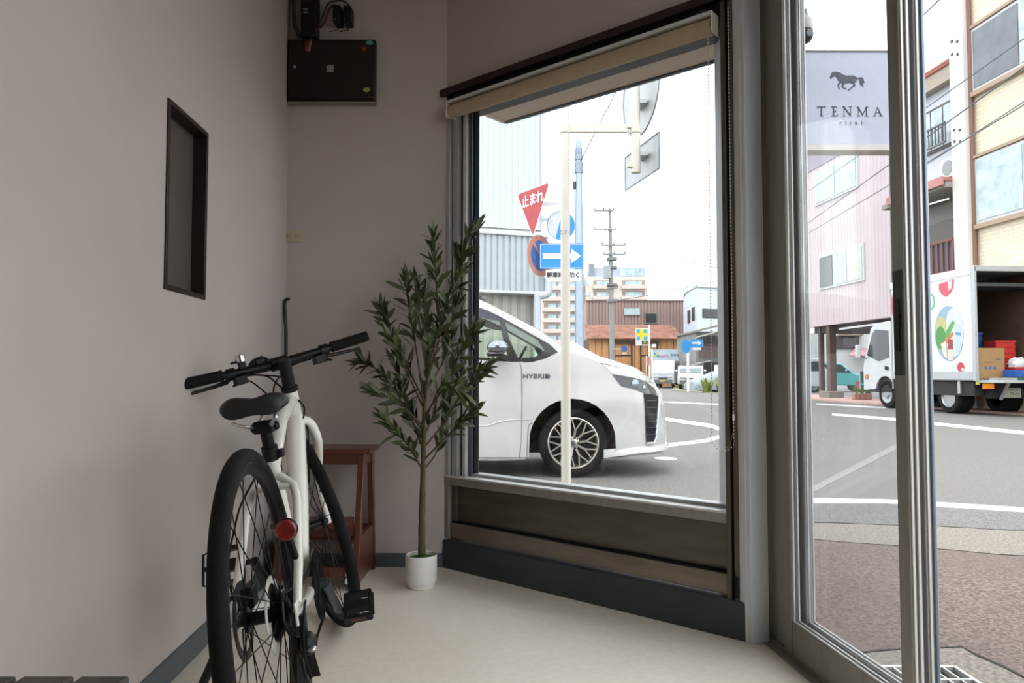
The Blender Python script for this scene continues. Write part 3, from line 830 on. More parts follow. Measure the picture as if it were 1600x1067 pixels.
branches = [
    [(663, 640, 0), (668, 580, .09), (676, 530, .13), (690, 470, .14)],
    [(661, 700, 0), (645, 660, .1), (632, 610, .13), (618, 570, .14)],
    [(662, 680, 0), (684, 640, .1), (708, 610, .13), (722, 580, .14)],
    [(664, 630, 0), (650, 600, -.08), (630, 560, -.11), (615, 530, -.12)],
    [(662, 660, 0), (676, 630, -.1), (692, 600, -.14), (715, 610, -.15)],
    [(668, 590, 0), (676, 550, .03), (690, 500, .06), (716, 440, .06), (722, 395, .05)],
    [(668, 590, 0), (684, 540, .01), (692, 500, .02), (706, 445, .03), (722, 400, .03), (738, 360, .02)],
    [(663, 640, 0), (654, 570, -.03), (644, 510, -.05), (636, 462, -.06), (634, 442, -.06)],
    [(690, 510, .02), (683, 460, 0), (680, 410, -.02), (678, 376, -.03)],
    [(661, 735, 0), (640, 700, -.03), (622, 676, -.06), (602, 656, -.08)],
    [(662, 690, 0), (640, 650, .03), (610, 600, .06), (585, 575, .08), (562, 566, .09)],
    [(662, 700, 0), (694, 660, .03), (722, 615, .05), (742, 588, .05), (756, 576, .05)],
    [(663, 650, 0), (690, 610, -.05), (712, 565, -.08), (728, 535, -.09), (738, 520, -.10)],
    [(663, 640, 0), (640, 590, .04), (618, 540, .07), (602, 500, .08), (596, 482, .09)],
    [(668, 590, 0), (660, 540, .05), (654, 490, .08), (652, 446, .09)],
    [(690, 530, .02), (705, 505, .0), (712, 480, -.02)],
    [(661, 720, 0), (690, 690, -.04), (715, 665, -.07), (736, 645, -.09)],
    [(662, 668, 0), (636, 640, -.07), (608, 622, -.10), (586, 612, -.12)],
    [(666, 610, 0), (684, 580, .06), (700, 548, .10), (706, 520, .12)],
    [(661, 735, 0), (664, 700, .04), (652, 660, .07), (630, 620, .09)],
    [(661, 735, 0), (680, 710, .03), (690, 680, .06), (700, 640, .09)],
    [(668, 590, 0), (672, 560, -.05), (668, 520, -.08), (662, 480, -.09), (664, 458, -.09)],
]
bm_pts = []
for b in branches:
    pts = smooth([tl(*p) for p in b], 5)
    bm_pts.append(pts)
    MB().tube(pts, [.0042 * (1 - .72 * i / (len(pts) - 1)) for i in range(len(pts))], 6).build('branch', TWIG, tree)
# leaf meshes: narrow olive leaves, folded and bent
LEAFM = [mat('olive_leaf_dark', '313c1e', .5, var=.2, scale=25), mat('olive_leaf_mid', '4a5830', .5, var=.2, scale=25), mat('olive_leaf_grey', '57633f', .6, var=.2, scale=25)]
def leaf_mesh(L, wd, bend, m):
    st = [(0, .05), (.12, .45), (.35, .95), (.6, 1), (.82, .6), (1, .02)]
    mb = MB(); vs = []; fs = []
    for t, k in st:
        zb = -bend * t * t * L
        vs += [(t * L, -wd * k / 2, zb + .12 * wd * k), (t * L, 0, zb), (t * L, wd * k / 2, zb + .12 * wd * k)]
    for i in range(5):
        o = i * 3
        fs += [(o, o + 3, o + 4, o + 1), (o + 1, o + 4, o + 5, o + 2)]
    mb.add(vs, fs)
    me = bpy.data.meshes.new('leaf'); me.from_pydata(mb.v, [], mb.f); me.polygons.foreach_set('use_smooth', [True] * len(me.polygons)); me.materials.append(m)
    return me
leaves = [leaf_mesh(rt.uniform(.066, .098), rt.uniform(.015, .0215), rt.uniform(-.1, .35), LEAFM[i % 3 if i % 5 else 0]) for i in range(12)]
cnt = 0
extra = MB()
allp = []
for bi, pts in enumerate(bm_pts):
    n = len(pts); L = sum((pts[i + 1] - pts[i]).length for i in range(n - 1))
    st0 = .34 if bi not in (0, 2, 9) else .12
    k = int(L * (1 - st0) / .0082)
    for i in range(k):
        t = st0 + (1 - st0) * (i + .5) / k
        allp.append((bi, t, i))
    for q in range(3): allp.append((bi, .995, q + 100))
rank = list(range(len(allp))); rt.shuffle(rank)
for bi, t, i in allp:
    pts = bm_pts[bi]; n = len(pts)
    f = t * (n - 1); j = min(int(f), n - 2)
    p = pts[j].lerp(pts[j + 1], f - j); d = (pts[j + 1] - pts[j]).normalized()
    az = i * 2.4 + rt.uniform(-.5, .5)
    u = d.cross(V((0, 1, 0)));  u.normalize(); q = d.cross(u)
    side = (u * math.cos(az) + q * math.sin(az))
    el = rt.uniform(.22, 1.1) if i < 100 else rt.uniform(.05, .35)
    x = (d * math.cos(el) + side * math.sin(el)).normalized()
    up = V((rt.uniform(-1, 1), rt.uniform(-1, .3), rt.uniform(.1, 1)))
    y = up.cross(x).normalized(); z = x.cross(y)
    m = Matrix((x, y, z)).transposed().to_4x4(); m.translation = p
    s = rt.uniform(.75, 1.12)
    m = m @ Matrix.Diagonal((s, s, s, 1))
    if rank[cnt] < 300:
        o = bpy.data.objects.new('leaf', leaves[rt.randrange(12)]); COL.objects.link(o); o.parent = tree; o.matrix_local = m
    else:
        me = leaves[rt.randrange(3)]
        extra.add([v.co for v in me.vertices], [tuple(p.vertices) for p in me.polygons], m)
    cnt += 1
print('leaves', cnt)
extra.build('leaves', LEAFM[1], tree, ang=80)['kind'] = 'stuff'
OLV = mat('black_olive', '1c1714', .35, var=.2)
for px, py, dy in ((713, 382, .02), (741, 371, .01), (719, 532, -.09), (738, 543, -.09), (672, 512, -.1), (723, 572, -.05), (640, 570, -.1), (575, 566, .08)):
    mb = MB(); mb.ball(tl(px, py, dy), (.0085, .0085, .011), 8, 6); mb.build('olive', OLV, tree)

# ================================================================ electrical box and gear on the back wall
BOXM = mat('brown_metal_box', '241914', .4, .3, var=.1, bump=.05)
eb = empty('distribution_box', ((at(447, 100, 3.17).x + at(587, 100, 3.17).x) / 2, 3.22, (at(500, 58, 3.17).z + at(500, 159, 3.17).z) / 2), 0, 'dark brown metal distribution box with round stickers, high on the back wall', 'electrical box')
bw, bh = .196, .141
MB().box(-bw, bw, -.036, 0, -bh, bh).build('case', BOXM, eb, .004)
bd = MB().box(-bw + .003, bw - .003, -.048, -.036, -bh + .012, bh - .003).build('door', BOXM, eb, .004)
MB().lathe([(.001, -.002), (.007, -.002), (.007, .003), (.001, .003)], 12, Matrix.Translation((-bw + .035, -.048, .012)) @ Matrix.Rotation(PI / 2, 4, 'X')).build('lock', SILV, bd)
MB().box(-.018, .012, -.0495, -.048, -.012, .020).build('label', mat('faded_label', '8f8a80', .7, var=.15, scale=60), bd)
def disc(mb, x, z, rx, rz, y, th=.001): return flat(mb, ellipse(x, z, rx, rz, 24), M=Matrix.Translation((0, y, 0)), th=th)
disc(MB(), .172, .122, .0155, .010, -.0492).build('sticker', mat('green_sticker', '4f9c80', .5, var=.2, scale=80), bd)
disc(MB(), .147, .094, .009, .010, -.0492).build('sticker', mat('orange_sticker', '7d3a14', .5, var=.2, scale=80), bd)
disc(MB(), .160, -.092, .0155, .0105, -.0492).build('sticker', mat('yellow_sticker', 'a9a46a', .5, var=.2, scale=80), bd)
mb = MB(); mb.box(-bw, bw, -.036, 0, -bh - .005, -bh - .0); mb.build('lip', mat('pale_lip', '8d8379', .6), eb)
# breaker block above, with wire bundle
bk = empty('breaker_block', (at(484, 20, 3.18).x, 3.22, 2.395), 0, 'black breaker block with coloured wires above the brown distribution box', 'breaker')
MB().box(-.032, .036, -.07, 0, -.05, .26).build('body', BLACKP, bk, .004)
for z in (.055, .07): MB().box(-.02, .0, -.073, -.07, z, z + .006).build('terminal', SILV, bk)
for x, c in ((-.022, '6b1a14'), (-.01, '7a2f14'), (.002, '6f4a1d'), (.012, '8a8378')):
    MB().tube(smooth([(x, -.04, -.045), (x * .7, -.05, -.075), (x * .4 - .004, -.05, -.108)]), .0035, 6).build('wire', mat('wire_' + c, c, .5), bk)
CBL = mat('grey_cable', '2b2623', .6)
def cable(pts, r, nm, lab, m=CBL, k=6):
    pts = [at(x, y, Y) for x, y, Y in pts]
    return tag(MB().tube(smooth(pts, k), r, 8).build(nm, m), lab, 'cable')
cable([(459, -25, 3.18), (459, 18, 3.17), (461, 40, 3.16), (465, 50, 3.15), (468, 62, 3.14)], .009, 'thick_cable', 'thick dark cable running down beside the black breaker block')
cable([(494, 48, 3.17), (506, 36, 3.17), (516, 12, 3.17), (528, 9, 3.17), (534, 16, 3.17)], .0055, 'red_cable', 'dull red cable looping to the nearer black adaptor above the box', mat('dull_red_cable', '4a1b1a', .5))
cable([(495, 46, 3.18), (505, 24, 3.18), (514, 5, 3.18), (532, 1, 3.18), (543, 6, 3.18), (546, 16, 3.18)], .0042, 'thin_cable', 'thin brown cable arching over to the farther black adaptor')
for i, (x0, x1, lab) in enumerate(((523, 535, 'first black adaptor beside the breaker block above the box'), (539, 551, 'second black adaptor, farther from the breaker block'))):
    a = at(x0, 15, 3.19); b = at(x1, 40, 3.19)
    ad = empty('power_adaptor', (0, 0, 0), 0, lab, 'adaptor', 'black adaptors above the distribution box')
    MB().box(a.x, b.x, 3.15, 3.22, b.z, a.z).build('body', BLACKP, ad, .005)
    MB().tube(smooth([V(((a.x + b.x) / 2, 3.18, b.z)), V(((a.x + b.x) / 2, 3.18, b.z - .025)), V(((a.x + b.x) / 2 - .014, 3.175, b.z - .030)), at(x0 - 8, 50, 3.17)]), .0022, 6).build('lead', CBL, ad)
    MB().box(a.x + .006, a.x + .012, 3.148, 3.15, b.z + .006, b.z + .011).build('indicator', SILV, ad)
# wall outlet
ol = empty('wall_outlet', (at(457.5, 369, 3.21).x, 3.22, at(457.5, 369, 3.21).z), 0, 'cream double wall outlet on the back wall in the corner', 'outlet')
CRM = mat('cream_plastic', 'b9b08f', .45, var=.03)
MB().box(-.042, .042, -.010, 0, -.025, .025).build('plate', CRM, ol, .004)
for x in (-.016, .016):
    MB().box(x - .012, x + .012, -.0118, -.010, -.012, .012).build('socket', CRM, ol, .001)
    for dx_, dz_, w_, h_ in ((-.005, .005, .0015, .004), (-.005, -.005, .0015, .004)):
        MB().box(x + dx_ - w_, x + dx_ + w_, -.0122, -.0118, dz_ - h_ / 2, dz_ + h_ / 2).build('slot', BLACKP, ol)
    MB().lathe([(.001, 0), (.003, 0), (.003, .0006), (.001, .0006)], 10, Matrix.Translation((x + .007, -.0118, 0)) @ Matrix.Rotation(PI / 2, 4, 'X')).build('ground_hole', BLACKP, ol)
# hooked rod in the corner
rod = [at(452, 467, 3.15), at(447, 468.5, 3.155), at(444.8, 474, 3.16), at(445.5, 500, 3.16), at(446.8, 550, 3.162)]
lo = V((-.990, 3.17, .006))
tag(MB().tube(smooth(rod + [lo], 5), .0075, 8).build('hooked_rod', mat('dark_green_metal', '2b2d28', .45, .4)), 'thin dark rod with a bent hook top leaning in the corner', 'rod')
# slatted bench
SL = mat('grey_stained_wood', '4b4540', .6, var=.2, scale=10, stretch=(3, .4, 3), bump=.15)
bn = empty('slatted_bench', (0, 0, 0), 0, 'low dark slatted wooden bench along the left wall nearest the camera', 'bench')
zb = .4105
for x0, x1 in ((-.885, -.808), (-.795, -.720), (-.710, -.636), (-.626, -.556)):
    MB().box(x0, x1, .05, 1.072, zb - .025, zb).build('slat', SL, bn, .003)
for y in (.15, .97):
    MB().box(-.88, -.56, y - .02, y + .02, zb - .065, zb - .025).build('cross_rail', SL, bn, .002)
    for x in (-.86, -.585): MB().box(x - .02, x + .02, y - .02, y + .02, 0, zb - .065).build('leg', SL, bn, .002)

# ================================================================ roller blind over the big window
bd = empty('roller_blind', M=MW @ Matrix.Translation((0, -.0, 0)), label='beige roller blind rolled up under the dark trim of the big window', cat='blind')
FAB = mat('beige_blind_fabric', 'b3a287', .8, var=.05, scale=30, bump=.1, bscale=300)
br0, br1 = .055, 1.292
RMX = Matrix.Translation((br0 + .004, -.030, 2.008)) @ Matrix.Rotation(PI / 2, 4, 'Y')
mb = MB(); mb.lathe([(.001, 0), (.029, 0), (.029, br1 - br0 - .008), (.001, br1 - br0 - .008)], 28, RMX); mb.build('fabric_roll', FAB, bd)
MB().box(br0, br1, -.060, .004, 2.038, 2.050).build('head_rail', ALUW, bd, .002)
for u in (br0 - .003, br1 - .001): MB().box(u, u + .004, -.062, .004, 1.978, 2.050).build('end_bracket', mat('cream_bracket', 'cfc6b4', .5), bd, .002)
for u in (br0 + .04, br1 - .05): MB().box(u, u + .025, -.05, .0, 2.050, 2.066).build('hanger', DKFRAME, bd, .001)
# bead chain: two strands meeting in a loop
ch = MB()
cu, cv = br1 - .012, -.045
top_a = V((cu - .012, -.03, 1.98)); top_b = V((cu + .070, -.055, 2.05))
def bead(p): ch.ball(p, .0026, 6, 4)
zz = 0; zlow = .615
path = []
k = 240
for i in range(k): path.append(top_a.lerp(V((cu - .012, -.035, zlow + .03)), i / k))
for i in range(12):
    a = PI + PI * i / 12
    path.append(V((cu + .029 + .041 * math.cos(a), -.045, zlow + .03 + .045 * math.sin(a))))
for i in range(k): path.append(V((cu + .070, -.055, zlow + .03)).lerp(top_b, i / k))
acc = 0; bead(path[0])
for a, b in zip(path, path[1:]):
    acc += (b - a).length
    if acc > .0072: bead(b); acc = 0
ch.tube(path[::8] + [path[-1]], .0006, 4)
ch.build('bead_chain', mat('white_bead', 'cfccc4', .4), bd)['kind'] = 'stuff'
MB().tube([V((cu + .070, -.055, .70)), V((cu + .070, -.055, .72))], .0035, 8).build('chain_joint', WHITE, bd)
# ================================================================ minivan outside the window (root: ground under the near front wheel line; local x forward, y away from us, z up)
YN = 6.75                                        # distance of its near side
SC = F / YN
CW = mat('pearl_white_paint', 'b6b6b4', .22, var=.02, scale=2, coat=.6)
CGL = glass('car_glass', (.84, .93, .86))
CBK = mat('gloss_black_trim', '101113', .2, var=.05, coat=.5)
CDK = mat('dark_cavity', '121314', .9, var=.1)
LAMP = mat('smoked_lamp', '2a2d30', .12, .3, var=.35, scale=22, coat=.8)
AX = (896 - 800) / SC
car = empty('minivan', (AX, YN + .865, ROAD), 0, 'white minivan parked in the street just outside the big window', 'car')
HWD = .865
X0, LN, PP = .28, .99, 2.5
def nose(z):
    k = [(0.0, -.02), (.22, .0), (.30, .015), (.60, .0), (.78, -.03), (.86, -.10), (.95, -.15), (1.05, -.25), (1.2, -.5)]
    for (a, p), (b, q) in zip(k, k[1:]):
        if z <= b: return p + (q - p) * (z - a) / (b - a)
    return k[-1][1]
tab = []
for i in range(241):
    t = PI / 2 * i / 240
    tab.append((math.sin(t) ** (2 / PP), math.cos(t) ** (2 / PP)))
cum = [0]
for (a, b), (c_, d_) in zip(tab, tab[1:]):
    cum.append(cum[-1] + math.hypot((c_ - a) * (LN - X0), (d_ - b) * HWD))
STOT = cum[-1]
def plan(s, z):                                   # s: along the side; beyond X0 it runs round the front corner
    ins = max(0, z - 1.07) * .20 + max(0, .33 - z) * .12 - .012 * math.exp(-((z - .72) / .1) ** 2)
    if s <= X0: return V((s, -(HWD - ins), z))
    q = min(s - X0, STOT)
    lo, hi = 0, 240
    while hi - lo > 1:
        m = (lo + hi) // 2
        if cum[m] <= q: lo = m
        else: hi = m
    f = (q - cum[lo]) / max(1e-9, cum[hi] - cum[lo])
    u = tab[lo][0] + (tab[hi][0] - tab[lo][0]) * f; wv = tab[lo][1] + (tab[hi][1] - tab[lo][1]) * f
    return V((X0 + (LN - X0) * u + nose(z) * u ** 2, -(HWD - ins) * wv, z))
def unpx(px, py):                                 # pixel on the near side -> (s, z)
    z = (747 - py) / SC; s = (px - 800) / SC - AX
    if s <= X0 - .06: return (s, z)
    for _ in range(4):
        best = None
        for i in range(400):
            s_ = X0 - .1 + (STOT * .55 + .1) * i / 400
            p = plan(s_, z); Y = YN + HWD + p.y
            e = abs(800 + F * (AX + p.x) / Y - px)
            if best is None or e < best[0] - 1e-6: best = (e, s_, Y)
        s = best[1]; z = EYE - ROAD - (py - 583) * best[2] / F
    return (s, z)
def skin(nm, m, outline, holes=(), step=.09, off=0, mirror=True, parent=None, ang=60):
    v2, T = patch2d(outline, holes, step)
    P3 = []
    for s, z in v2:
        p = plan(s, z)
        if off:
            a = plan(s - .01, z); b = plan(s + .01, z); t = (b - a); n = V((t.y, -t.x, 0)).normalized(); p = p + n * off
        P3.append(p)
    mb = MB(); ff = []
    for f in T:
        a, b, c = [v2[i] for i in f[:3]]
        ff.append(f if (b[0] - a[0]) * (c[1] - a[1]) - (c[0] - a[0]) * (b[1] - a[1]) > 0 else f[::-1])
    mb.add(P3, ff)
    if mirror: mb.add([(p.x, -p.y, p.z) for p in P3], [f[::-1] for f in ff])
    return mb.build(nm, m, parent or car, ang=ang)
U = lambda *pts: [unpx(*p) for p in pts]
archR = .405; wz = .326
RX = -2.85
def archpts(cx):
    return [(cx + archR * math.cos(a), wz + .012 + archR * math.sin(a)) for a in [PI * i / 16 for i in range(17)]]
fa = archpts(-.012); ra = archpts(RX)
# windows on the side
wf = U((872, 550), (859, 537.5), (820, 515), (779, 492), (760, 483), (736, 474.5)) + [(-1.25, 1.660), (-1.25, 1.12)] + U((736, 561), (790, 564.5), (833, 565), (850, 560))
wr1 = [(-1.31, 1.12), (-1.31, 1.665), (-2.35, 1.68), (-2.35, 1.14)]
wr2 = [(-2.42, 1.15), (-2.42, 1.68), (-3.25, 1.65), (-3.40, 1.2)]
top_front = U((880, 540), (869.5, 533), (844, 515.5), (802, 493), (766, 473.5), (736, 459.5))
roofz = [(-1.3, 1.79), (-2.2, 1.815), (-3.2, 1.80), (-3.62, 1.72)]
hoodedge = U((1020, 592), (1000, 583), (965, 573), (938, 567), (915, 557), (895, 548))
SE = X0 + STOT
zb = .20
body_outline = fa[::-1] + U((959, 713), (985, 713.5), (1010, 712)) + [(SE, .20), (SE, .935)] + hoodedge + top_front + roofz + [(-3.78, 1.2), (-3.80, .45), (-3.74, .26), (RX - archR, .25)]
# rocker between arches
body_outline = [(-.012 - archR, .20)] + fa[::-1][1:-1] + [(-.012 + archR, .215)] + U((985, 713.5), (1010, 712)) + [(SE, .20), (SE, .93)] + hoodedge + top_front + roofz + [(-3.80, 1.2), (-3.82, .45), (-3.74, .26), (RX - archR, .25)] + ra[::-1][1:-1] + [(RX + archR, .20)]
body = skin('body', CW, body_outline, [wf, wr1, wr2], .10)
for nm, o in (('side_window', wf), ('side_window', wr1), ('side_window', wr2)):
    skin(nm, CGL, o, (), .2, -.012)
def rim_of(o, wd, nm, m, off=.003):
    cx = sum(p[0] for p in o) / len(o); cz = sum(p[1] for p in o) / len(o)
    o2 = dens(o, .05); n = len(o2); inn = []
    for i, p in enumerate(o2):
        a = V(o2[i - 1]); b = V(o2[(i + 1) % n]); t = (b - a).normalized(); nn = V((-t.y, t.x))
        q = V(p) + nn * wd
        if not in_poly(tuple(q), o2): q = V(p) - nn * wd
        inn.append(tuple(q))
    mb = MB(); P1 = [plan(*p) + V((0, -off, 0)) for p in o2]; P2 = [plan(*p) + V((0, -off, 0)) for p in inn]
    for sg in (1, -1):
        mb.add([(p.x, p.y * sg, p.z) for p in P1 + P2], [(i, (i + 1) % n, n + (i + 1) % n, n + i)[::-sg] for i in range(n)])
    return mb.build(nm, m, car)
for o in (wf, wr1, wr2): rim_of(o, .022, 'window_trim', CBK)
# black quarter pillars in the front window
skin('pillar', CBK, U((779, 492), (788, 497), (796, 530), (812, 565), (796, 565), (786, 530)), (), .2, .002)
skin('pillar', CBK, U((872, 550), (859, 537.5), (836, 524), (851, 547), (838, 558), (815, 559), (818, 566), (833, 565), (852, 560)), (), .2, .002)
skin('visor', mat('smoked_visor', '2b2f3a', .2, var=.1), U((736, 474.5), (760, 483), (779, 492), (783, 501), (760, 497), (736, 489)), (), .2, .012)
# hood, windshield, roof across the car
def cross(nm, m, edges, crown, k=10, parent=None, mirror=False):
    mb = MB(); vs = []; n = len(edges)
    for i, p in enumerate(edges):
        for j in range(k + 1):
            f = -1 + 2 * j / k
            c = crown[i] if isinstance(crown, (list, tuple)) else crown
            vs.append((p.x + (c[1] if isinstance(c, tuple) else 0) * (1 - f * f), p.y * -f if False else p.y * (-1) * f * -1 * -1 if False else -p.y * f, p.z + (c[0] if isinstance(c, tuple) else c) * (1 - f * f)))
    fs = [(i * (k + 1) + j, i * (k + 1) + j + 1, (i + 1) * (k + 1) + j + 1, (i + 1) * (k + 1) + j) for i in range(n - 1) for j in range(k)]
    mb.add(vs, fs); return mb.build(nm, m, car, ang=60)
he = [plan(*p) for p in hoodedge[::-1]]
hood_e = [plan(*p) for p in top_front[:1]] + he
hn = len(hood_e)
cross('hood', CW, hood_e, [(.075, .16), (.085, .13), (.085, .10), (.085, .07), (.08, .04), (.07, .03), (.035, .02)][:hn], 14)
ws = [plan(*p) + V((.0, .0, .002)) for p in top_front]
cross('windshield', glass('windshield_glass', (.86, .92, .88)), ws, [(-.02, .09), (-.01, .07), (.0, .05), (.0, .05), (.01, .04), (.02, .04)], 12)
rfe = [plan(*p) for p in [top_front[-1]] + roofz]
cross('roof', CW, rfe, [(.06, .11), (.06, 0), (.06, 0), (.05, 0), (.04, 0)], 12)
cross('rear_panel', CW, [plan(*p) for p in [roofz[-1], (-3.80, 1.2), (-3.82, .45), (-3.74, .26)]], [(.04, 0), (.0, -.05), (0, -.05), (0, -.03)], 8)
# headlamp strip, headlamp, grille, lower lip
skin('lamp_strip', mat('silver_lamp', 'c9ced2', .15, .6, var=.1, coat=.6), U((942, 569), (965, 574), (990, 580), (1010, 588), (1022, 593), (1022, 599), (1008, 595), (988, 589.5), (957, 584)), (), .06, .004)
skin('headlamp', LAMP, U((956, 584.5), (988, 590), (1008, 596), (1021, 606), (1026, 617), (1008, 614.5), (988, 607), (970, 603)), (), .05, .005)
for c in ((992, 600, .045), (1006, 606, .03)):
    s, z = unpx(c[0], c[1]); p = plan(s, z); n = (plan(s + .01, z) - plan(s - .01, z)); n = V((n.y, -n.x, 0)).normalized()
    M = frame_from(p + n * .006, V((-n.y, n.x, 0)), V((0, 0, 1)))
    MB().lathe([(.001, .012), (c[2] * .8, .004), (c[2], 0)], 16, M @ Matrix.Rotation(0, 4, 'X')).build('lamp_lens', mat('lamp_lens', '8d959b', .1, .6, var=.2), car)
gz0, gz1 = unpx(1008, 690)[1], unpx(1006, 615)[1]
gs = unpx(1006, 640)[0]
gr_ = U((1004.5, 615), (1006.5, 633), (1008, 690)) + [(SE - .28, gz0 + .02), (SE - .12, gz1 - .03)]
gr_ = U((1004.5, 615), (1006.5, 633), (1008, 690), (1020, 689), (1026, 640), (1027, 618))
grl = skin('grille', CDK, gr_, (), .06, .006)
for y in (626, 637, 648, 658, 668, 679):
    a = U((1007, y), (1022, y + .5))
    pts = [plan(a[0][0] + (a[1][0] - a[0][0]) * i / 6, a[0][1]) for i in range(7)]
    for sg in (1, -1):
        MB().tube([(p.x + .014, sg * (p.y - .012), p.z) for p in pts], .006, 6).build('grille_bar', mat('grille_grey', '3f444a', .3, .5), grl)
for sg in (1, -1):
    a = [plan(*p) for p in U((1008, 692), (1019, 691), (1022, 683), (1026, 640), (1028, 622))]
    MB().tube([(p.x + .01, sg * (p.y - .010), p.z) for p in a], .011, 8).build('grille_trim', mat('satin_silver', 'c4ccd6', .25, .7), car)
# front lip flaring out at the bottom
lp = [(X0 + .0 + i * (STOT) / 24, .205) for i in range(25)]
mb = MB(); vs = []
for s, z in lp:
    p = plan(s, z); a = plan(s - .01, z); b = plan(s + .01, z); t = b - a; n = V((t.y, -t.x, 0)).normalized()
    k = min(1, (s - X0) / .35)
    zz = z + .045 * k
    vs += [tuple(p + V((0, 0, .065 + .03 * k)) + n * .001), tuple(p + n * .045 * k + V((0, 0, zz - z + .012))), tuple(p + n * .045 * k + V((0, 0, zz - z - .012))), tuple(p + V((0, 0, -.012)) - n * .03)]
m_ = len(lp); fs = [(i * 4 + j, (i + 1) * 4 + j, (i + 1) * 4 + j + 1, i * 4 + j + 1) for i in range(m_ - 1) for j in range(3)]
mb.add(vs, fs); mb.add([(x, -y, z) for x, y, z in vs], [f[::-1] for f in fs]); mb.build('front_lip', CW, car, ang=50)
# seams and crease
def seam(pts, nm='seam', r=.004, m=None, off=.0):
    a = [plan(*p) for p in U(*pts)]
    return MB().tube([(p.x, p.y - off, p.z) for p in smooth(a, 4)], r, 5).build(nm, m or mat('seam_dark', '6d6d6a', .7), car)
seam([(812, 567), (815, 580), (815.5, 620), (815, 670), (813, 700), (811, 717)])
seam([(832, 660), (826, 665), (824, 690), (823, 716)])
seam([(938, 567), (965, 573.5), (1000, 583), (1020, 592)])
seam([(736, 664), (762, 664.5), (780, 659), (800, 656), (831, 655)], 'body_crease', .010, CW, -.004)
seam([(736, 717), (780, 717.5), (821, 716)], 'sill_strip', .012, mat('sill_grey', '8a8a88', .5), -.008)
# lettering on the fender
bx = plan(*unpx(840, 588))
text('badge', 'HYBRID', mat('badge_chrome', '6f7378', .25, .8), car, .062, Matrix.Translation((bx.x - .01, bx.y - .004, bx.z)) @ FRONT, .002, sx=1.2)
ps = plan(*unpx(855, 588)); MB().lathe([(.001, 0), (.012, 0), (.014, .003), (.001, .004)], 14, Matrix.Translation((ps.x, ps.y - .002, ps.z)) @ Matrix.Rotation(PI / 2, 4, 'X')).build('badge_mark', mat('badge_blue', '2f4a66', .3, .5), car)
# wing mirror
mp = plan(*unpx(776, 545))
mir = MB(); mir.ball((mp.x + .01, mp.y - .14, mp.z + .012), (.10, .07, .068), 16, 10); mo = mir.build('mirror', mat('mirror_cap', '8f9599', .08, .9, var=.05), car, ang=80)
MB().box(mp.x - .09, mp.x + .07, mp.y - .20, mp.y - .08, mp.z - .075, mp.z - .03).build('mirror_base', CBK, mo, .02)
MB().bar((mp.x + .02, mp.y - .10, mp.z - .06), (mp.x + .09, mp.y + .01, mp.z - .09), .06, .05).build('mirror_arm', CBK, mo, .01)
# wheels
RIMM = mat('alloy_rim', 'b3aca2', .3, .85, var=.05)
def carwheel(cx, cy, sg):
    W = Matrix.Translation((cx, cy, wz)) @ Matrix.Rotation(PI / 2 if sg < 0 else -PI / 2, 4, 'X')
    w = MB().lathe([(.236, -.19), (.29, -.20), (.322, -.17), (.326, -.12), (.326, -.06), (.316, -.02), (.29, -.004), (.262, -.001), (.242, -.006), (.236, -.02)], 48, W, close=True).build('wheel', TYRE, car)
    MB().lathe([(.238, -.02), (.241, -.004), (.232, .0), (.222, -.008), (.212, -.05), (.21, -.19), (.236, -.19)], 48, W, close=True).build('rim', RIMM, w)
    MB().lathe([(.001, -.10), (.20, -.10), (.20, -.12), (.001, -.12)], 32, W).build('brake', CDK, w)
    sp = MB(); s0 = None
    for i in range(1):
        a = 0
        p0 = V((.045 * math.cos(a), .045 * math.sin(a), -.020)); p1 = V((.120 * math.cos(a), .120 * math.sin(a), -.012))
        sp.bar(p0, p1, .020, .022, (0, 0, 1))
        for d in (-.22, .22):
            sp.bar(p1, V((.228 * math.cos(a + d), .228 * math.sin(a + d), -.012)), .012, .020, (0, 0, 1))
    s0 = sp.build('spoke', RIMM, w)
    for i in range(10):
        mm = W @ Matrix.Rotation(2 * PI * i / 10 + .15, 4, 'Z')
        if i == 0: s0.matrix_local = mm
        else: inst('spoke', s0, w, mm)
    MB().lathe([(.001, -.006), (.034, -.006), (.060, -.018), (.060, -.05)], 20, W).build('hub', RIMM, w)
    for i in range(5):
        a = 2 * PI * i / 5
        MB().lathe([(.011, -.02), (.011, -.002), (.001, 0)], 8, W @ Matrix.Translation((.05 * math.cos(a), .05 * math.sin(a), 0))).build('wheel_nut', CDK, w)
    MB().lathe([(.001, .0), (.022, -.002), (.026, -.01)], 16, W).build('hub_cap', mat('cap_grey', '5d6166', .3, .6), w)
for cx in (0, RX):
    carwheel(cx, -HWD + .045, -1); carwheel(cx, HWD - .045, 1)
    mb = MB(); n = 20
    for sg in (1, -1):
        vs = []
        for i in range(n + 1):
            a = -.25 + (PI + .5) * i / n
            for y in (-HWD + .006, -HWD + .40): vs.append((cx - .006 + (archR + .0) * math.cos(a), sg * y, wz + .012 + (archR + .0) * math.sin(a)))
        b = len(vs); mb.add(vs + [(cx, sg * (-HWD + .40), wz)], [(2 * i, 2 * i + 1, 2 * i + 3, 2 * i + 2) for i in range(n)] + [(2 * i + 1, b, 2 * i + 3) for i in range(n)])
    mb.build('arch_liner', CDK, car)
mb = MB(); mb.box(-3.7, .55, -.46, .46, .20, .62); mb.build('underbody_filler', CDK, car)  # dark filler box added inside to block light through the arches
MB().box(-2.4, -.42, -.84, .84, .20, .30).build('floor_pan', CDK, car)
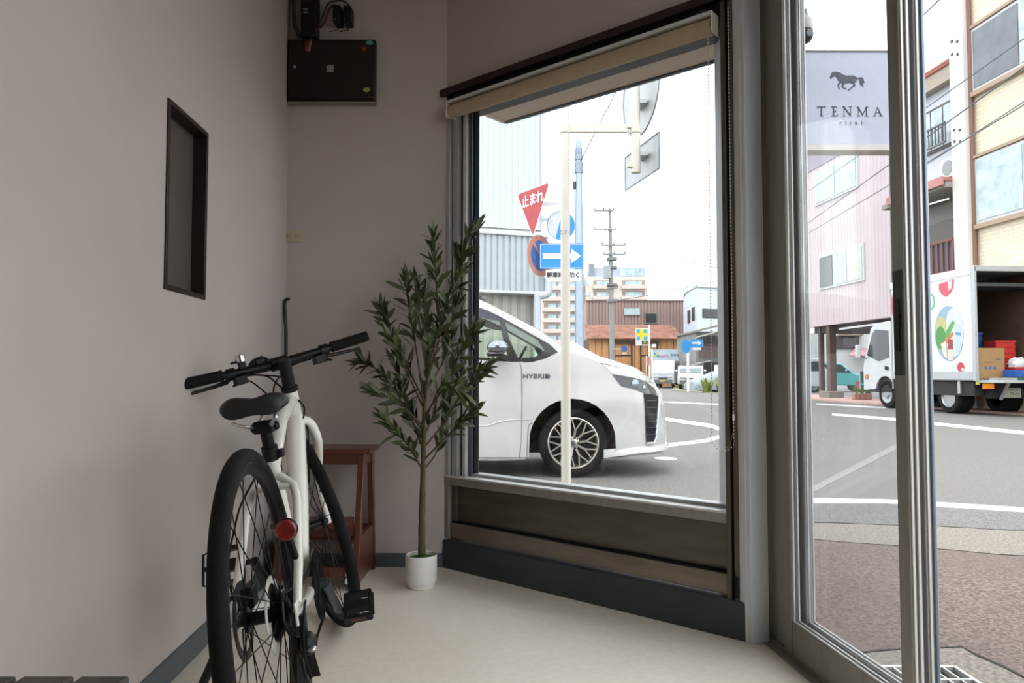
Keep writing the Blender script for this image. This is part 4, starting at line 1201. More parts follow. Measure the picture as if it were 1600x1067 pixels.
# inside: dashboard, seats, wheel
SEAT = mat('beige_seat', '8a7b66', .8, var=.08)
MB().box(-.45, -.05, -.72, .72, .80, 1.09).build('dashboard', mat('dash_grey', '4c4f4c', .7), car, .05)
for y in (-.38, .38):
    st = MB().box(-1.35, -.85, y - .26, y + .26, .55, .72).build('seat', SEAT, car, .05)
    MB().box(-1.45, -1.28, y - .25, y + .25, .7, 1.28).build('seat_back', SEAT, st, .05)
    MB().box(-1.44, -1.32, y - .13, y + .13, 1.30, 1.48).build('head_rest', SEAT, st, .04)
MB().tube([V((-.52 + .19 * .45 * math.cos(a) , -.38 + .19 * math.sin(a), 1.08 + .19 * .85 * math.cos(a))) for a in [2 * PI * i / 24 for i in range(24)]], .014, 8, closed=True).build('steering_wheel', CDK, car)

# ================================================================ white sign pole right outside, with road signs high up
PW = mat('pole_white_paint', 'd5d0c5', .5, var=.03)
SIGNB = mat('sign_back_grey', 'b5b8ba', .45, .35, var=.06)
YP = 4.6
px_ = at(884, 600, YP).x
pole = empty('white_sign_pole', (px_, YP, ROAD), 0, 'white painted pole outside the window with a bracket to road signs seen from behind', 'pole')
ztop = at(884, 168, YP).z - ROAD
MB().tube([(0, 0, 0), (0, 0, ztop)], .0305, 18).build('post', PW, pole)
MB().lathe([(.031, ztop), (.031, ztop + .008), (.012, ztop + .018), (.001, ztop + .019)], 18).build('cap', PW, pole)
zb_ = at(884, 201, YP).z - ROAD; xe = at(985, 200, YP).x - px_
arm = MB(); arm.box(.03, xe - .02, -.012, .012, zb_ - .026, zb_ + .026); arm.build('bracket_arm', PW, pole, .003)
for x in (0, xe + .033): MB().lathe([(.0325, zb_ - .03), (.035, zb_ - .03), (.035, zb_ + .03), (.0325, zb_ + .03)], 18, Matrix.Translation((x, 0, 0)), close=True).build('clamp', PW, pole)
xp = xe + .033
zlo = at(995, 270, YP).z - ROAD; zhi = at(995, 20, YP).z - ROAD
MB().tube([(xp, 0, zlo), (xp, 0, zhi)], .0305, 16).build('hanging_post', PW, pole)
for y_ in (197, 258): 
    z = at(995, y_, YP).z - ROAD
    MB().box(xp - .055, xp - .02, -.02, .02, z - .016, z + .016).build('clamp_bolt', PW, pole, .002)
# two plates behind the hanging post, turned so we see their backs edge-on
def rot_plate(nm, outline, M, th, m, parent): return flat(MB(), outline, M=M, th=th).build(nm, m, parent, ang=30)
pa = math.radians(-77)
zr = at(1005, 130, YP).z - ROAD
Mr = Matrix.Translation((xp + .055, .12, zr)) @ Matrix.Rotation(pa, 4, 'Z')
rp = rot_plate('round_plate', ellipse(0, 0, .30, .30, 36), Mr, .003, SIGNB, pole)
MB().tube([Mr @ V((x, 0, z)) for x, z in ellipse(0, 0, .30, .30, 36)], .006, 6, closed=True).build('plate_rim', mat('rim_grey', '83878b', .4, .5), rp)
z1 = at(1010, 245, YP).z - ROAD
Mq = Matrix.Translation((xp + .06, .13, z1)) @ Matrix.Rotation(pa, 4, 'Z')
rq = [(-.28, -.115), (.28, -.115), (.28, .115), (-.28, .115)]
rp2 = rot_plate('plate', rq, Mq, .003, SIGNB, pole)
MB().tube([Mq @ V((x, 0, z)) for x, z in dens(rq, .1)], .006, 6, closed=True).build('plate_rim', _m['rim_grey'], rp2)
for z in (zr - .12, z1 + .02):
    MB().box(xp + .0, xp + .075, -.01, .13, z - .012, z + .012).build('plate_bracket', SIGNB, pole)
text('pole_number', '0 7 2', mat('sticker_grey', '8a8780', .6), pole, .035, Matrix.Translation((0, -.031, at(884, 365, YP).z - ROAD)) @ FRONT, .0005)

# ================================================================ second post with the stop sign and one-way sign
YS = 9.6
sp_ = at(885.5, 500, YS).x
sg = empty('stop_sign_post', (sp_, YS, ROAD), 0, 'post across the side street with red stop sign, blue arrow sign and round signs', 'sign post')
MB().tube([(0, 0, 0), (0, 0, at(885, 285, YS).z - ROAD)], .030, 14).build('post', mat('post_grey', 'b7bcc0', .4, .5), sg)
def sl(px, py, dy=0): p = at(px, py, YS + dy); return p - V((sp_, YS, ROAD))
REDS = mat('stop_red', 'a83236', .45, var=.12, scale=9); WHS = mat('sign_white', 'c6c6ca', .45, var=.04); BLU = mat('sign_blue', '1a80c0', .45, var=.05); BLU2 = mat('sign_deep_blue', '28559a', .45, var=.06); SALM = mat('faded_red', 'b17463', .5, var=.06); BLKS = mat('sign_black', '1a1a1a', .6)
c = sl(832.5, 322, -.06)
Ms = Matrix.Translation(c) @ Matrix.Rotation(math.radians(-57), 4, 'Z')
def tri(k):
    return [(-.40 * k, .24 + .0 - .24 * (1 - k) * .5), (.40 * k, .24 - .24 * (1 - k) * .5), (0, -.43 * k - .02 * (1 - k))]
def rtri(k):
    o = []
    T3 = tri(k)
    for i in range(3):
        a, b, d = V(T3[i - 1]), V(T3[i]), V(T3[(i + 1) % 3])
        for q in (0, .5, 1):
            u = b.lerp(a, .07 * (1 - q)) if q < .5 else (b.lerp(d, .07) if q == 1 else b.lerp((a + d) / 2, .03))
            o.append(tuple(u))
    return o
stp = flat(MB(), rtri(1), M=Ms, th=.004).build('stop_plate', WHS, sg)
flat(MB(), rtri(.92), M=Ms @ Matrix.Translation((0, -.002, 0)), th=.001).build('red_face', REDS, stp)
text('lettering', '止まれ', WHS, stp, .17, Ms @ Matrix.Translation((0, -.0045, .08)) @ FRONT, .001, bold=.006)
for y_ in (317, 342):
    a = sl(846, y_ + 2, .0); b = sl(885, y_ - 1, 0)
    MB().bar(a, b, .02, .05).build('bracket', SIGNB, sg)
# round grey and blue disc
c = sl(876.5, 352.5, -.04); Md = Matrix.Translation(c)
rd_ = flat(MB(), ellipse(0, 0, .185, .192, 36), M=Md, th=.003).build('round_plate', SIGNB, sg)
seg = [(x, z) for x, z in ellipse(0, 0, .178, .185, 60) if x > -.045 + z * .26]
seg.sort(key=lambda p: math.atan2(p[1], p[0] - .05))
flat(MB(), seg, M=Md @ Matrix.Translation((0, -.002, 0)), th=.001).build('blue_field', BLU2 if False else BLU, rd_)
MB().tube([Md @ V((x, -.001, z)) for x, z in ellipse(0, 0, .186, .193, 36)], .006, 6, closed=True).build('plate_rim', mat('rim_blue', '5f93bd', .4), rd_)
# no parking disc, turned away
c = sl(844, 399.5, .05); Mn = Matrix.Translation(c) @ Matrix.Rotation(math.radians(52), 4, 'Z')
npk = flat(MB(), ellipse(0, 0, .28, .278, 40), M=Mn, th=.004).build('no_parking_plate', SALM, sg)
flat(MB(), ellipse(0, 0, .205, .205, 40), M=Mn @ Matrix.Translation((0, -.002, 0)), th=.001).build('blue_field', BLU2, npk)
MB().bar(Mn @ V((-.15, -.004, .15)), Mn @ V((.15, -.004, -.15)), .004, .045, (0, 0, 1)).build('slash', SALM, npk)
# one-way sign
c = sl(878, 400, -.05); Mo = Matrix.Translation(c) @ Matrix.Rotation(math.radians(0), 4, 'Y')
def rr_(w, h, r): 
    o = []
    for cx, cz, a0 in ((w - r, h - r, 0), (-w + r, h - r, PI / 2), (-w + r, -h + r, PI), (w - r, -h + r, 3 * PI / 2)):
        o += [(cx + r * math.cos(a0 + PI / 2 * i / 5), cz + r * math.sin(a0 + PI / 2 * i / 5)) for i in range(6)]
    return o
ow = flat(MB(), rr_(.295, .172, .02), M=Mo, th=.004).build('one_way_plate', BLU, sg)
flat(MB(), rr_(.285, .162, .015), [rr_(.277, .154, .012)], M=Mo @ Matrix.Translation((0, -.002, 0)), th=.001).build('white_border', WHS, ow)
flat(MB(), [(-.255, .037), (.125, .037), (.125, .098), (.255, 0), (.125, -.098), (.125, -.037), (-.255, -.037)], M=Mo @ Matrix.Translation((0, -.003, 0)), th=.002).build('arrow', WHS, ow)
c = sl(880.5, 430, -.05); Mp = Matrix.Translation(c)
wpn = flat(MB(), rr_(.235, .072, .01), M=Mp, th=.004).build('supplement_plate', WHS, sg)
text('lettering', '軽車両を除く', BLKS, wpn, .074, Mp @ Matrix.Translation((0, -.003, 0)) @ FRONT, .001, bold=.002)
# grey street lamp pole behind
YG = 13.0
gp = at(905, 450, YG).x
gpo = empty('grey_steel_pole', (gp, YG, ROAD), 0, 'tall grey steel pole with clamps standing behind the one-way sign', 'pole')
GP = mat('pole_blue_grey', '9aa9b6', .4, .5, var=.06)
def gz(py): return at(905, py, YG).z - ROAD
MB().tube([(0, 0, 0), (0, 0, gz(400)), (0, 0, gz(222))], [.088, .078, .05], 16).build('post', GP, gpo)
for y_, r, h in ((262, .075, .10), (246, .07, .05), (236, .062, .05)):
    MB().lathe([(r, gz(y_) - h), (r, gz(y_) + h)], 14).build('clamp', mat('clamp_grey', '7f8f9d', .4, .5), gpo)
MB().tube([(0, 0, gz(222)), (0, 0, gz(207)), (0, 0, gz(190))], [.03, .014, .006], 10).build('spike', GP, gpo)
MB().box(-.11, -.06, -.04, .04, gz(296), gz(284)).build('clip', CBK, gpo, .005)
# ================================================================ shop sign, bracket, security camera outside above the door corner
YQ = 3.0
sgn = empty('projecting_sign', at(1327, 157, YQ), 0, 'square pale projecting shop sign with a galloping horse and TENMA lettering', 'sign')
SF = mat('sign_face', 'b0b4c6', .35, var=.06, scale=3, coat=.3)
hs_ = 79.5 / F * YQ; hv = 79 / F * YQ
MB().box(-hs_, hs_, -.0, .06, -hv + .02, hv).build('face_panel', SF, sgn, .004)
MB().box(-hs_ - .006, hs_ + .006, -.008, .066, -hv - .006, -hv + .02).build('bottom_rail', mat('sign_rail', 'cfc8c0', .4), sgn, .002)
MB().box(-hs_ - .006, hs_ + .006, -.006, .066, hv, hv + .008).build('top_rail', _m['sign_rail'], sgn, .002)
for z in (-.12, .14): MB().bar((-hs_, .03, z), (-hs_ - .30, -.28, z), .025, .025).build('bracket', DKFRAME, sgn, .002)
INK = mat('sign_ink', '3b3f4a', .5, var=.15, scale=60)
k_ = YQ / F
def sgp(x, y): return ((x / 8.893 + 1255 - 1327) * k_, (157 - (y / 8.893 + 90)) * k_)
horse = [(370, 270), (385, 285), (400, 275), (420, 255), (450, 250), (475, 275), (485, 310), (510, 335), (490, 350), (478, 372), (486, 410), (495, 440), (508, 436), (500, 400), (498, 375), (520, 352), (555, 345), (540, 370), (530, 395), (545, 412), (600, 442), (608, 430), (560, 402), (556, 392), (585, 355), (640, 345), (680, 348), (700, 365), (690, 390), (660, 415), (620, 448), (630, 462), (680, 420), (725, 392), (728, 375), (718, 350), (745, 325), (758, 295), (785, 285), (790, 320), (795, 360), (815, 385), (850, 402), (835, 375), (845, 350), (862, 340), (850, 310), (848, 280), (830, 265), (795, 262), (760, 275), (735, 248), (700, 236), (640, 238), (600, 240), (560, 225), (520, 198), (480, 186), (440, 183), (415, 186), (395, 200), (388, 225)]
flat(MB(), [sgp(*p) for p in horse], M=Matrix.Translation((0, -.0015, 0)), th=.001).build('horse_emblem', INK, sgn)
# engraved pale stripes over the horse's body
stp_ = mat('sign_pale_line', '8f94a3', .5)
for i in range(13):
    x = 500 + i * 19; 
    a = sgp(x, 225 + (0 if i < 4 else 22)); b = sgp(x + 8, 335)
    mid = sgp(x + (14 if i % 2 else -6), 280)
    MB().tube([(a[0], -.0018, a[1]), (mid[0], -.0018, mid[1]), (b[0], -.0018, b[1])], .0006, 4).build('emblem_line', stp_, sgn)
def poly_letter(polys, x0):
    mb = MB()
    for p in polys: flat(mb, [sgp(x0 + x, y) for x, y in p], M=Matrix.Translation((0, -.0015, 0)), th=.001)
    return mb
def rect(x0, y0, x1, y1): return [(x0, y0), (x1, y0), (x1, y1), (x0, y1)]
LT = {
 'T': [rect(50, 690, 72, 815), rect(0, 682, 122, 694), rect(0, 690, 8, 712), rect(114, 690, 122, 712), rect(34, 815, 88, 824)],
 'E': [rect(22, 690, 44, 815), rect(0, 682, 82, 693), rect(0, 813, 90, 824), rect(40, 746, 68, 756), rect(76, 690, 84, 710), rect(84, 795, 92, 816), rect(62, 738, 68, 764)],
 'N': [rect(18, 690, 26, 818), rect(110, 688, 118, 824), [(4, 684), (30, 684), (118, 806), (118, 824), (108, 824)], rect(0, 816, 44, 824), rect(90, 682, 136, 690), rect(-4, 682, 30, 690)],
 'M': [rect(20, 690, 27, 818), rect(130, 690, 148, 818), [(6, 684), (30, 684), (90, 800), (82, 818)], [(82, 818), (78, 800), (136, 684), (150, 684)], rect(0, 816, 46, 824), rect(112, 816, 164, 824), rect(136, 682, 166, 690)],
 'A': [[(58, 690), (68, 690), (24, 818), (14, 818)], [(58, 690), (68, 690), (124, 818), (100, 818)], rect(36, 766, 94, 774), rect(0, 816, 40, 824), rect(86, 816, 140, 824)]}
for ch, x0 in (('T', 182), ('E', 380), ('N', 540), ('M', 740), ('A', 972)):
    poly_letter(LT[ch], x0).build('letter', INK, sgn)
tx = sgp(655, 924)
text('small_lettering', '·   E   J   I   R   I   ·', INK, sgn, .0185, Matrix.Translation((tx[0], -.0015, tx[1])) @ FRONT, .0005)
cam_p = at(1257, 45, 2.62)
cc = empty('security_camera', cam_p, 0, 'white dome security camera with antenna above the shop sign outside the door', 'camera')
MB().lathe([(.001, .042), (.022, .04), (.028, .03), (.030, .0), (.028, -.012), (.001, -.014)], 20).build('housing', mat('camera_grey', 'b7b6b6', .4), cc)
hd2 = MB().ball((0, -.004, -.024), (.029, .029, .034), 18, 12).build('head', BLACKP, cc)
MB().lathe([(.001, .030), (.013, .028), (.015, .022)], 16, Matrix.Translation((.006, -.004, -.028)) @ Matrix.Rotation(PI / 2, 4, 'X')).build('lens', mat('lens_glass', '5c6066', .08, .4), hd2)
MB().tube([(.012, 0, .03), (.006, .0, .075)], .005, 8).build('antenna', _m['camera_grey'], cc)
MB().tube([(-.02, 0, .02), (-.10, -.02, .06), (-.2, -.06, .08)], .012, 8).build('bracket', _m['camera_grey'], cc)
_mat0 = mat
def mat(name, col, *a, **k):                     # things across the street: colours darkened to offset the strong sky light
    c = rgb(col) if isinstance(col, str) else col
    return _mat0(name, tuple(v * .70 for v in c), *a, **k)
# ================================================================ generic small vehicles
TINT = mat('dark_window', '2c3437', .12, var=.2, coat=.1)
PALEW = mat('pale_window', 'b9cdd3', .15, var=.25, scale=3, coat=.3)
def small_car(nm, x, y, rz, L, W, H, paint, label, kind='hatch', plate=None):
    c = empty(nm, (x, y, ROAD), rz, label, 'car')
    if kind == 'van':    prof = [(0, .30), (0, 1.0), (.10, 1.12), (.42, H - .06), (.60, H), (L - .12, H), (L, H - .1), (L, .30)]
    else:                prof = [(0, .32), (.02, .72), (.12, .82), (.95, .98), (1.55, H - .04), (1.85, H), (L - .55, H - .03), (L - .12, 1.05), (L, .95), (L, .35)]
    prof = [(-a, b) for a, b in prof]                      # nose at x = 0, tail behind
    M = Matrix.Rotation(PI / 2, 4, 'X')
    mb = MB(); mb.prism(prof, -W / 2, W / 2, M)
    mb.build('body', paint, c, .06, seg=3)
    if kind == 'van': sw_ = [(-.35, 1.08), (-.55, H - .18), (-L + .25, H - .18), (-L + .15, 1.08)]; fwp = ((-.085, 1.06), (-.42, H - .12))
    else: sw_ = [(-1.05, 1.0), (-1.6, H - .12), (-L + .62, H - .12), (-L + .25, 1.04)]; fwp = ((-.93, .99), (-1.52, H - .09))
    for s in (-1, 1):
        flat(MB(), sw_ if s < 0 else sw_[::-1], M=Matrix.Translation((0, s * (W / 2 + .004), 0)), step=3, th=-.004 * s).build('side_window', TINT, c)
        MB().box(-sw_[1][0] * -1 - .95, -sw_[1][0] * -1 - .89, s * W / 2 - .006, s * W / 2 + .006, 1.02, H - .12).build('pillar', paint, c)
        mb = MB(); mb.box(-.02, .10, s * (W / 2 - .30) - .16, s * (W / 2 - .30) + .16, .66, .80, Matrix.Translation((-.08, 0, 0)))
        mb.build('headlamp', mat('clear_lamp', 'c9d0d4', .15, .3, var=.1, coat=.5), c, .03)
        MB().ball((-(1.05 if kind == 'van' else 1.35), s * (W / 2 + .09), 1.12), (.06, .09, .08)).build('mirror', paint, c)
    (a, b), (a2, b2) = fwp
    n = V((b2 - b, 0, a - a2)).normalized() * .012
    ww = W / 2 - .10
    MB().add([tuple(V(p) + n) for p in ((a, -ww, b), (a, ww, b), (a2, ww * .9, b2), (a2, -ww * .9, b2))], [(0, 1, 2, 3)]).build('windscreen', mat('windscreen_glass', '6d7d82', .12, var=.25, scale=3, coat=.2), c)
    MB().box(-.03, .03, -W / 2 + .12, W / 2 - .12, .36, .56).build('bumper', mat('bumper_grey', '6a6f74', .5), c, .02)
    MB().box(-.02, .035, -.28, .28, .60, .70).build('grille', mat('grille_dark', '2c2f31', .5), c, .01)
    MB().box(.03, .04, -.17, .17, .42, .52).build('plate', plate or mat('plate_white', 'd5d5cf', .5), c)
    for wx in (-.75, -L + .65):
        for s in (-1, 1):
            W_ = Matrix.Translation((wx, s * (W / 2 - .08), .29)) @ Matrix.Rotation(-s * PI / 2, 4, 'X')
            wh = MB().lathe([(.18, -.16), (.27, -.16), (.29, -.12), (.29, -.03), (.26, .0), (.18, .0)], 24, W_, close=True).build('wheel', TYRE, c)
            MB().lathe([(.001, -.01), (.06, -.005), (.16, -.03), (.185, -.01), (.185, -.14)], 20, W_).build('hub_cap', mat('hub_silver', 'a5a9ab', .35, .6), wh)
    return c
# ================================================================ corrugated warehouse on the corner
CORW = mat('pale_blue_cladding', 'e0ebf7', .5, var=.03, scale=2); CORG = mat('pale_grey_cladding', 'c6ced4', .5, var=.05, scale=2); CORB = mat('beige_grey_cladding', 'cac8be', .6, var=.08, scale=2)
def cladding(parent, nm, m, x0, x1, z0, z1, pw, ribs, dep, y0=0):
    n = max(1, int(round((x1 - x0) / pw))); pw = (x1 - x0) / n
    mb = MB(); r = pw / ribs
    for i in range(ribs):
        a = i * r
        mb.add([(a, 0, 0), (a + r * .62, 0, 0), (a + r * .70, dep, 0), (a + r * .92, dep, 0), (a + r - .001, 0, 0)] + [(a, 0, z1 - z0), (a + r * .62, 0, z1 - z0), (a + r * .70, dep, z1 - z0), (a + r * .92, dep, z1 - z0), (a + r - .001, 0, z1 - z0)], [(q, q + 1, q + 6, q + 5) for q in range(4)])
    s = None
    for i in range(n):
        if s is None: s = mb.build(nm, m, parent, ang=10); s.location = (x0, y0, z0)
        else: inst(nm, s, parent, Matrix.Translation((x0 + i * pw, y0, z0)))
whR = at(847, 500, 16.0)
wh = empty('warehouse', (whR.x, 16.0, ROAD), math.radians(18.4), 'pale corrugated metal warehouse behind the minivan and the stop sign', 'building')
hz = lambda py: at(847, py, 16.0).z - ROAD
LW = 7.0
MB().box(-LW, 0, .06, 6, 0, hz(120)).build('core', CORB, wh)
cladding(wh, 'upper_panel', CORW, -LW, 0, hz(360), hz(110), .42, 3, .02, .0)
cladding(wh, 'middle_panel', CORG, -LW - .05, -.02, hz(459), hz(376), .42, 3, .03, -.35)
cladding(wh, 'lower_panel', CORB, -LW, -.3, 0, hz(459), .42, 2, .03, -.02)
FL = mat('white_flashing', 'dfe5e8', .5, var=.03)
MB().box(-LW - .05, .0, -.40, .06, hz(376), hz(369)).build('ledge', FL, wh, .01)
MB().box(-LW - .05, .0, -.37, .0, hz(463), hz(459)).build('lower_trim', FL, wh, .01)
MB().box(-.03, .03, -.36, .06, hz(459), hz(374)).build('corner_trim', FL, wh, .005)
MB().box(-.02, .02, -.02, .04, hz(360), hz(110)).build('corner_trim', FL, wh, .005)
PIPE = mat('white_pipe', 'd3dce4', .45, var=.03)
MB().tube(smooth([(-.02, -.46, hz(395)), (-.02, -.46, hz(452)), (-.06, -.44, hz(463)), (-.20, -.40, hz(466)), (-.25, -.38, hz(478)), (-.25, -.36, .0)], 6), .085, 12).build('downpipe', PIPE, wh)
MB().tube([(-.02, -.46, hz(386)), (-.02, -.46, hz(440))], .10, 12).build('downpipe_head', PIPE, wh)
MB().tube([(-.13, .0 - .05, 0), (-.13, -.05, hz(470))], .05, 10).build('conduit', PIPE, wh)
# ================================================================ apartment tower far away
YA = 200.0
ap = empty('apartment_tower', (at(930, 580, YA).x, YA, ROAD), 0, 'tall beige apartment block with rows of balconies, far behind the grey pole', 'building')
APB = mat('beige_tile', 'e6dacf', .7, var=.06, scale=.3); APD = mat('balcony_beige', 'dfd0c6', .7, var=.05, scale=.3); APG = mat('apartment_glass', 'b4cdd4', .2, var=.3, scale=.4); APK = mat('recess_brown', 'a89a90', .8)  # tower colours lightened to stand for distance haze
sa_ = YA / F
def ax(px): return (px - 930) * sa_
def az(py): return at(930, py, YA).z - ROAD
MB().box(ax(916), ax(1013), 0, 12, 0, az(432)).build('block', APB, ap)
MB().box(ax(848), ax(916), 3, 14, 0, az(425)).build('block', APB, ap)
MB().box(ax(925), ax(1010), 1.5, 12, az(432), az(417)).build('penthouse', mat('blue_grey_roof', 'b3bccb', .6, var=.05, scale=.3), ap)
MB().box(ax(922), ax(930), 1, 4, az(432), az(411)).build('roof_tank', mat('tank_grey', '8c94a0', .6), ap)
MB().box(ax(970), ax(1008), 1.3, 1.5, az(430), az(419)).build('penthouse_window', APG, ap)
f0 = None
for k, y in enumerate([438, 455, 472, 489, 506, 523, 540]):
    for x0, x1 in ((928, 958), (973, 1008)):
        r = MB().box(ax(x0), ax(x1), -.25, .05, az(y + 9), az(y)).build('recess', APK, ap)
        MB().box(ax(x0) + .8, ax(x1) - .8, -.35, -.25, az(y + 9), az(y + 1.5)).build('window', APG, r)
        MB().box(ax(x0) - .3, ax(x1) + .3, -1.4, 0, az(y + 14), az(y + 8)).build('balcony', APD, ap, .1)
    MB().box(ax(915.5), ax(921), -.2, .05, az(y + 7), az(y + 1)).build('window', APG, ap)
    r = MB().box(ax(851), ax(913), 2.75, 3.05, az(y + 8), az(y)).build('recess', APK, ap)
    for x0, x1 in ((857, 870), (874, 885), (893, 910)): MB().box(ax(x0), ax(x1), 2.6, 2.75, az(y + 8), az(y + 1)).build('window', APG, r)
    MB().box(ax(849), ax(914), 1.8, 3, az(y + 14), az(y + 7.5)).build('balcony', APD, ap, .1)
# ================================================================ brown clad building and orange timber house
YB = 64.0
bb = empty('brown_clad_building', (at(993, 580, YB).x, YB, ROAD), 0, 'large plain brown metal clad building rising behind the orange timber house', 'building')
kb = YB / F
bz = lambda py: at(993, py, YB).z - ROAD
BRM = mat('brown_cladding', 'a3877f', .6, var=.08, scale=.5)  # haze of the distance mixed into this brown
MB().box(-76 * kb, 76 * kb, .1, 10, 0, bz(471)).build('core', BRM, bb)
cladding(bb, 'panel', BRM, -76 * kb, 76 * kb, 0, bz(471), .9, 3, .06)
MB().box(-76.5 * kb, 76.5 * kb, -.08, .3, bz(471), bz(469)).build('parapet_cap', mat('cap_brown', '6f5853', .5), bb)
for x0, x1, y0, y1, m in ((976, 1000, 482, 492, PALEW), (1009, 1026, 490, 505, TINT)):
    f = MB().box((x0 - 993) * kb - .06, (x1 - 993) * kb + .06, -.10, 0, bz(y1) - .06, bz(y0) + .06).build('window', mat('window_frame_grey', '9a938f', .5), bb)
    MB().box((x0 - 993) * kb, (x1 - 993) * kb, -.12, -.10, bz(y1), bz(y0)).build('pane', m, f)
YH = 54.0
kh = YH / F
oh = empty('timber_house', (at(993, 580, YH).x, YH, ROAD), 0, 'low orange timber house with a rusty red metal roof beyond the minivan', 'building')
ohz = lambda py: at(993, py, YH).z - ROAD
OW = mat('orange_boards', 'd8a06a', .65, var=.18, scale=1.5, stretch=(3, 3, .6)); RUST = mat('rusty_roof', '8e5c48', .8, var=.4, scale=1.6)
MB().box(-72 * kh, 70 * kh, .06, 5, 0, ohz(528)).build('core', mat('dark_timber', '5e3a22', .8), oh)
n = 14; s = None; wbd = 142 * kh / n
for i in range(n):
    if s is None: s = MB().box(0, wbd - .03, -.02, .06, 0, ohz(529)).build('board', OW, oh); s.location = (-72 * kh, 0, 0)
    else: inst('board', s, oh, Matrix.Translation((-72 * kh + i * wbd, -.012 * (i % 2), 0)))
mb = MB(); mb.add([(-77 * kh, -.6, ohz(530)), (73 * kh, -.6, ohz(530)), (70 * kh, 2.5, ohz(513) + .35), (-74 * kh, 2.5, ohz(513) + .35)] + [(-77 * kh, -.6, ohz(529)), (73 * kh, -.6, ohz(529)), (70 * kh, 2.5, ohz(513) + .45), (-74 * kh, 2.5, ohz(513) + .45)], [(0, 1, 5, 4), (4, 5, 6, 7), (1, 2, 6, 5), (3, 0, 4, 7), (3, 2, 1, 0), (2, 3, 7, 6)])
mb.build('roof', RUST, oh)
DKW = mat('dark_lintel', '4c3a30', .7)
MB().box(-42 * kh, 36 * kh, -.25, -.02, ohz(537), ohz(533)).build('lintel', DKW, oh)
for x in (-40, -6, 8, 34): MB().box(x * kh - .05, x * kh + .05, -.12, -.02, 0, ohz(537)).build('door_post', DKW, oh)
MB().box(-40 * kh, -6 * kh, -.10, -.02, ohz(556), ohz(554.5)).build('cross_rail', DKW, oh)
MB().box(8 * kh, 34 * kh, -.10, -.02, ohz(556), ohz(554.5)).build('cross_rail', DKW, oh)
# clinic style sign, billboard, banner
YK = 51.6; kk = YK / F
def kz(py): return at(1000, py, YK).z - ROAD
cs = empty('cross_sign', (at(1015, 580, YK).x, YK, ROAD), 0, 'blue and yellow cross sign on a white pole above the small white van', 'sign')
MB().tube([(0, 0, 0), (0, 0, kz(508))], .06, 10).build('pole', WHITE, cs)
pn = MB().box(-21.5 * kk, -2 * kk, -.06, .0, kz(540), kz(513)).build('panel', WHS, cs, .01)
CY = mat('sign_cyan', '3fb4d8', .5); YL = mat('sign_yellow', 'f0e02c', .5)
MB().box(-20.5 * kk, -3 * kk, -.075, -.06, kz(531), kz(514)).build('yellow_field', YL, pn)
for x0, x1, y0, y1 in ((-20, -15, 514.5, 520), (-9, -3.5, 514.5, 520), (-20, -15, 525.5, 531), (-9, -3.5, 525.5, 531)):
    MB().box(x0 * kk, x1 * kk, -.085, -.075, kz(y1), kz(y0)).build('blue_square', CY, pn)
MB().box(-12 * kk, -3 * kk, -.075, -.06, kz(538), kz(532.5)).build('black_label', BLKS, pn); text('label_lettering', '薬', YL, pn, .2, Matrix.Translation((-7.5 * kk, -.076, kz(535.3))) @ FRONT, .001)
MB().box(4 * kk, 9 * kk, -.3, .1, kz(543), kz(538)).build('flood_lamp', WHITE, cs, .02)
bbd = empty('billboard', (at(1040, 580, YK).x, YK, ROAD), 0, 'wide white and blue billboard behind the small white van', 'sign')
MB().box(-22 * kk, 22 * kk, -.05, .05, kz(577), kz(546)).build('panel', mat('billboard_pale_blue', 'cfe3ef', .5, var=.06, scale=2), bbd)
for x in (-21.5, 21.5): MB().box(x * kk - .05, x * kk + .05, -.07, .07, 0, kz(545.5)).build('post', WHITE, bbd)
for i in range(4): MB().box((-18 + (i % 2) * 4) * kk, (-15 + (i % 2) * 4) * kk, -.065, -.05, kz(554 + (i // 2) * 4), kz(551 + (i // 2) * 4)).build('logo_square', (CY, YL, YL, CY)[i], bbd)
text('price_lettering', '400円', mat('price_pink', 'd8567c', .5), bbd, .30, Matrix.Translation((-.16, -.055, kz(557))) @ FRONT, .001)
text('lettering', '駐車場', mat('ink_grey', '555c66', .5), bbd, .21, Matrix.Translation((14.5 * kk, -.055, kz(555))) @ FRONT, .001)
text('lettering', 'コインパーキング', mat('ink_blue', '6f9cc4', .5), bbd, .17, Matrix.Translation((0, -.055, kz(569))) @ FRONT, .001)
bn_ = empty('banner_flag', (at(1013, 580, YK - 1).x, YK - 1, ROAD), 0, 'pink vertical banner flag beside the billboard', 'flag')
MB().tube([(-.14, 0, 0), (-.14, 0, kz(556))], .02, 6).build('pole', WHITE, bn_)
mb = MB(); mb.add([(-.13 + .25 * (i % 3) / 2, .03 * math.sin(i * 1.3), kz(557) - (i // 3) * .16) for i in range(15)], [(r * 3 + q, r * 3 + q + 1, r * 3 + q + 4, r * 3 + q + 3) for r in range(4) for q in range(2)])
mb.build('cloth', mat('pink_cloth', 'e08f9c', .8, var=.15, scale=3), bn_)
YPL = mat('plate_yellow', 'e3b63a', .5)
WP_ = mat('far_white_paint', 'cfd4d8', .3, var=.02, coat=.4); TEAL = mat('teal_paint', '58b9ba', .3, var=.03, coat=.5); GB = mat('grey_blue_cover', 'a9b6c2', .6, var=.08, scale=2)
p = ground(1036, 606.5, ROAD)
small_car('kei_van', p.x, p.y, -PI / 2 - .35, 3.3, 1.45, 1.85, WP_, 'small white van with a yellow plate parked before the billboard', 'van', YPL)
p = ground(1079, 609, ROAD)
small_car('parked_hatchback', p.x, p.y, -PI / 2 - .25, 3.4, 1.5, 1.45, WP_, 'white hatchback parked under the small blue arrow sign across the street')
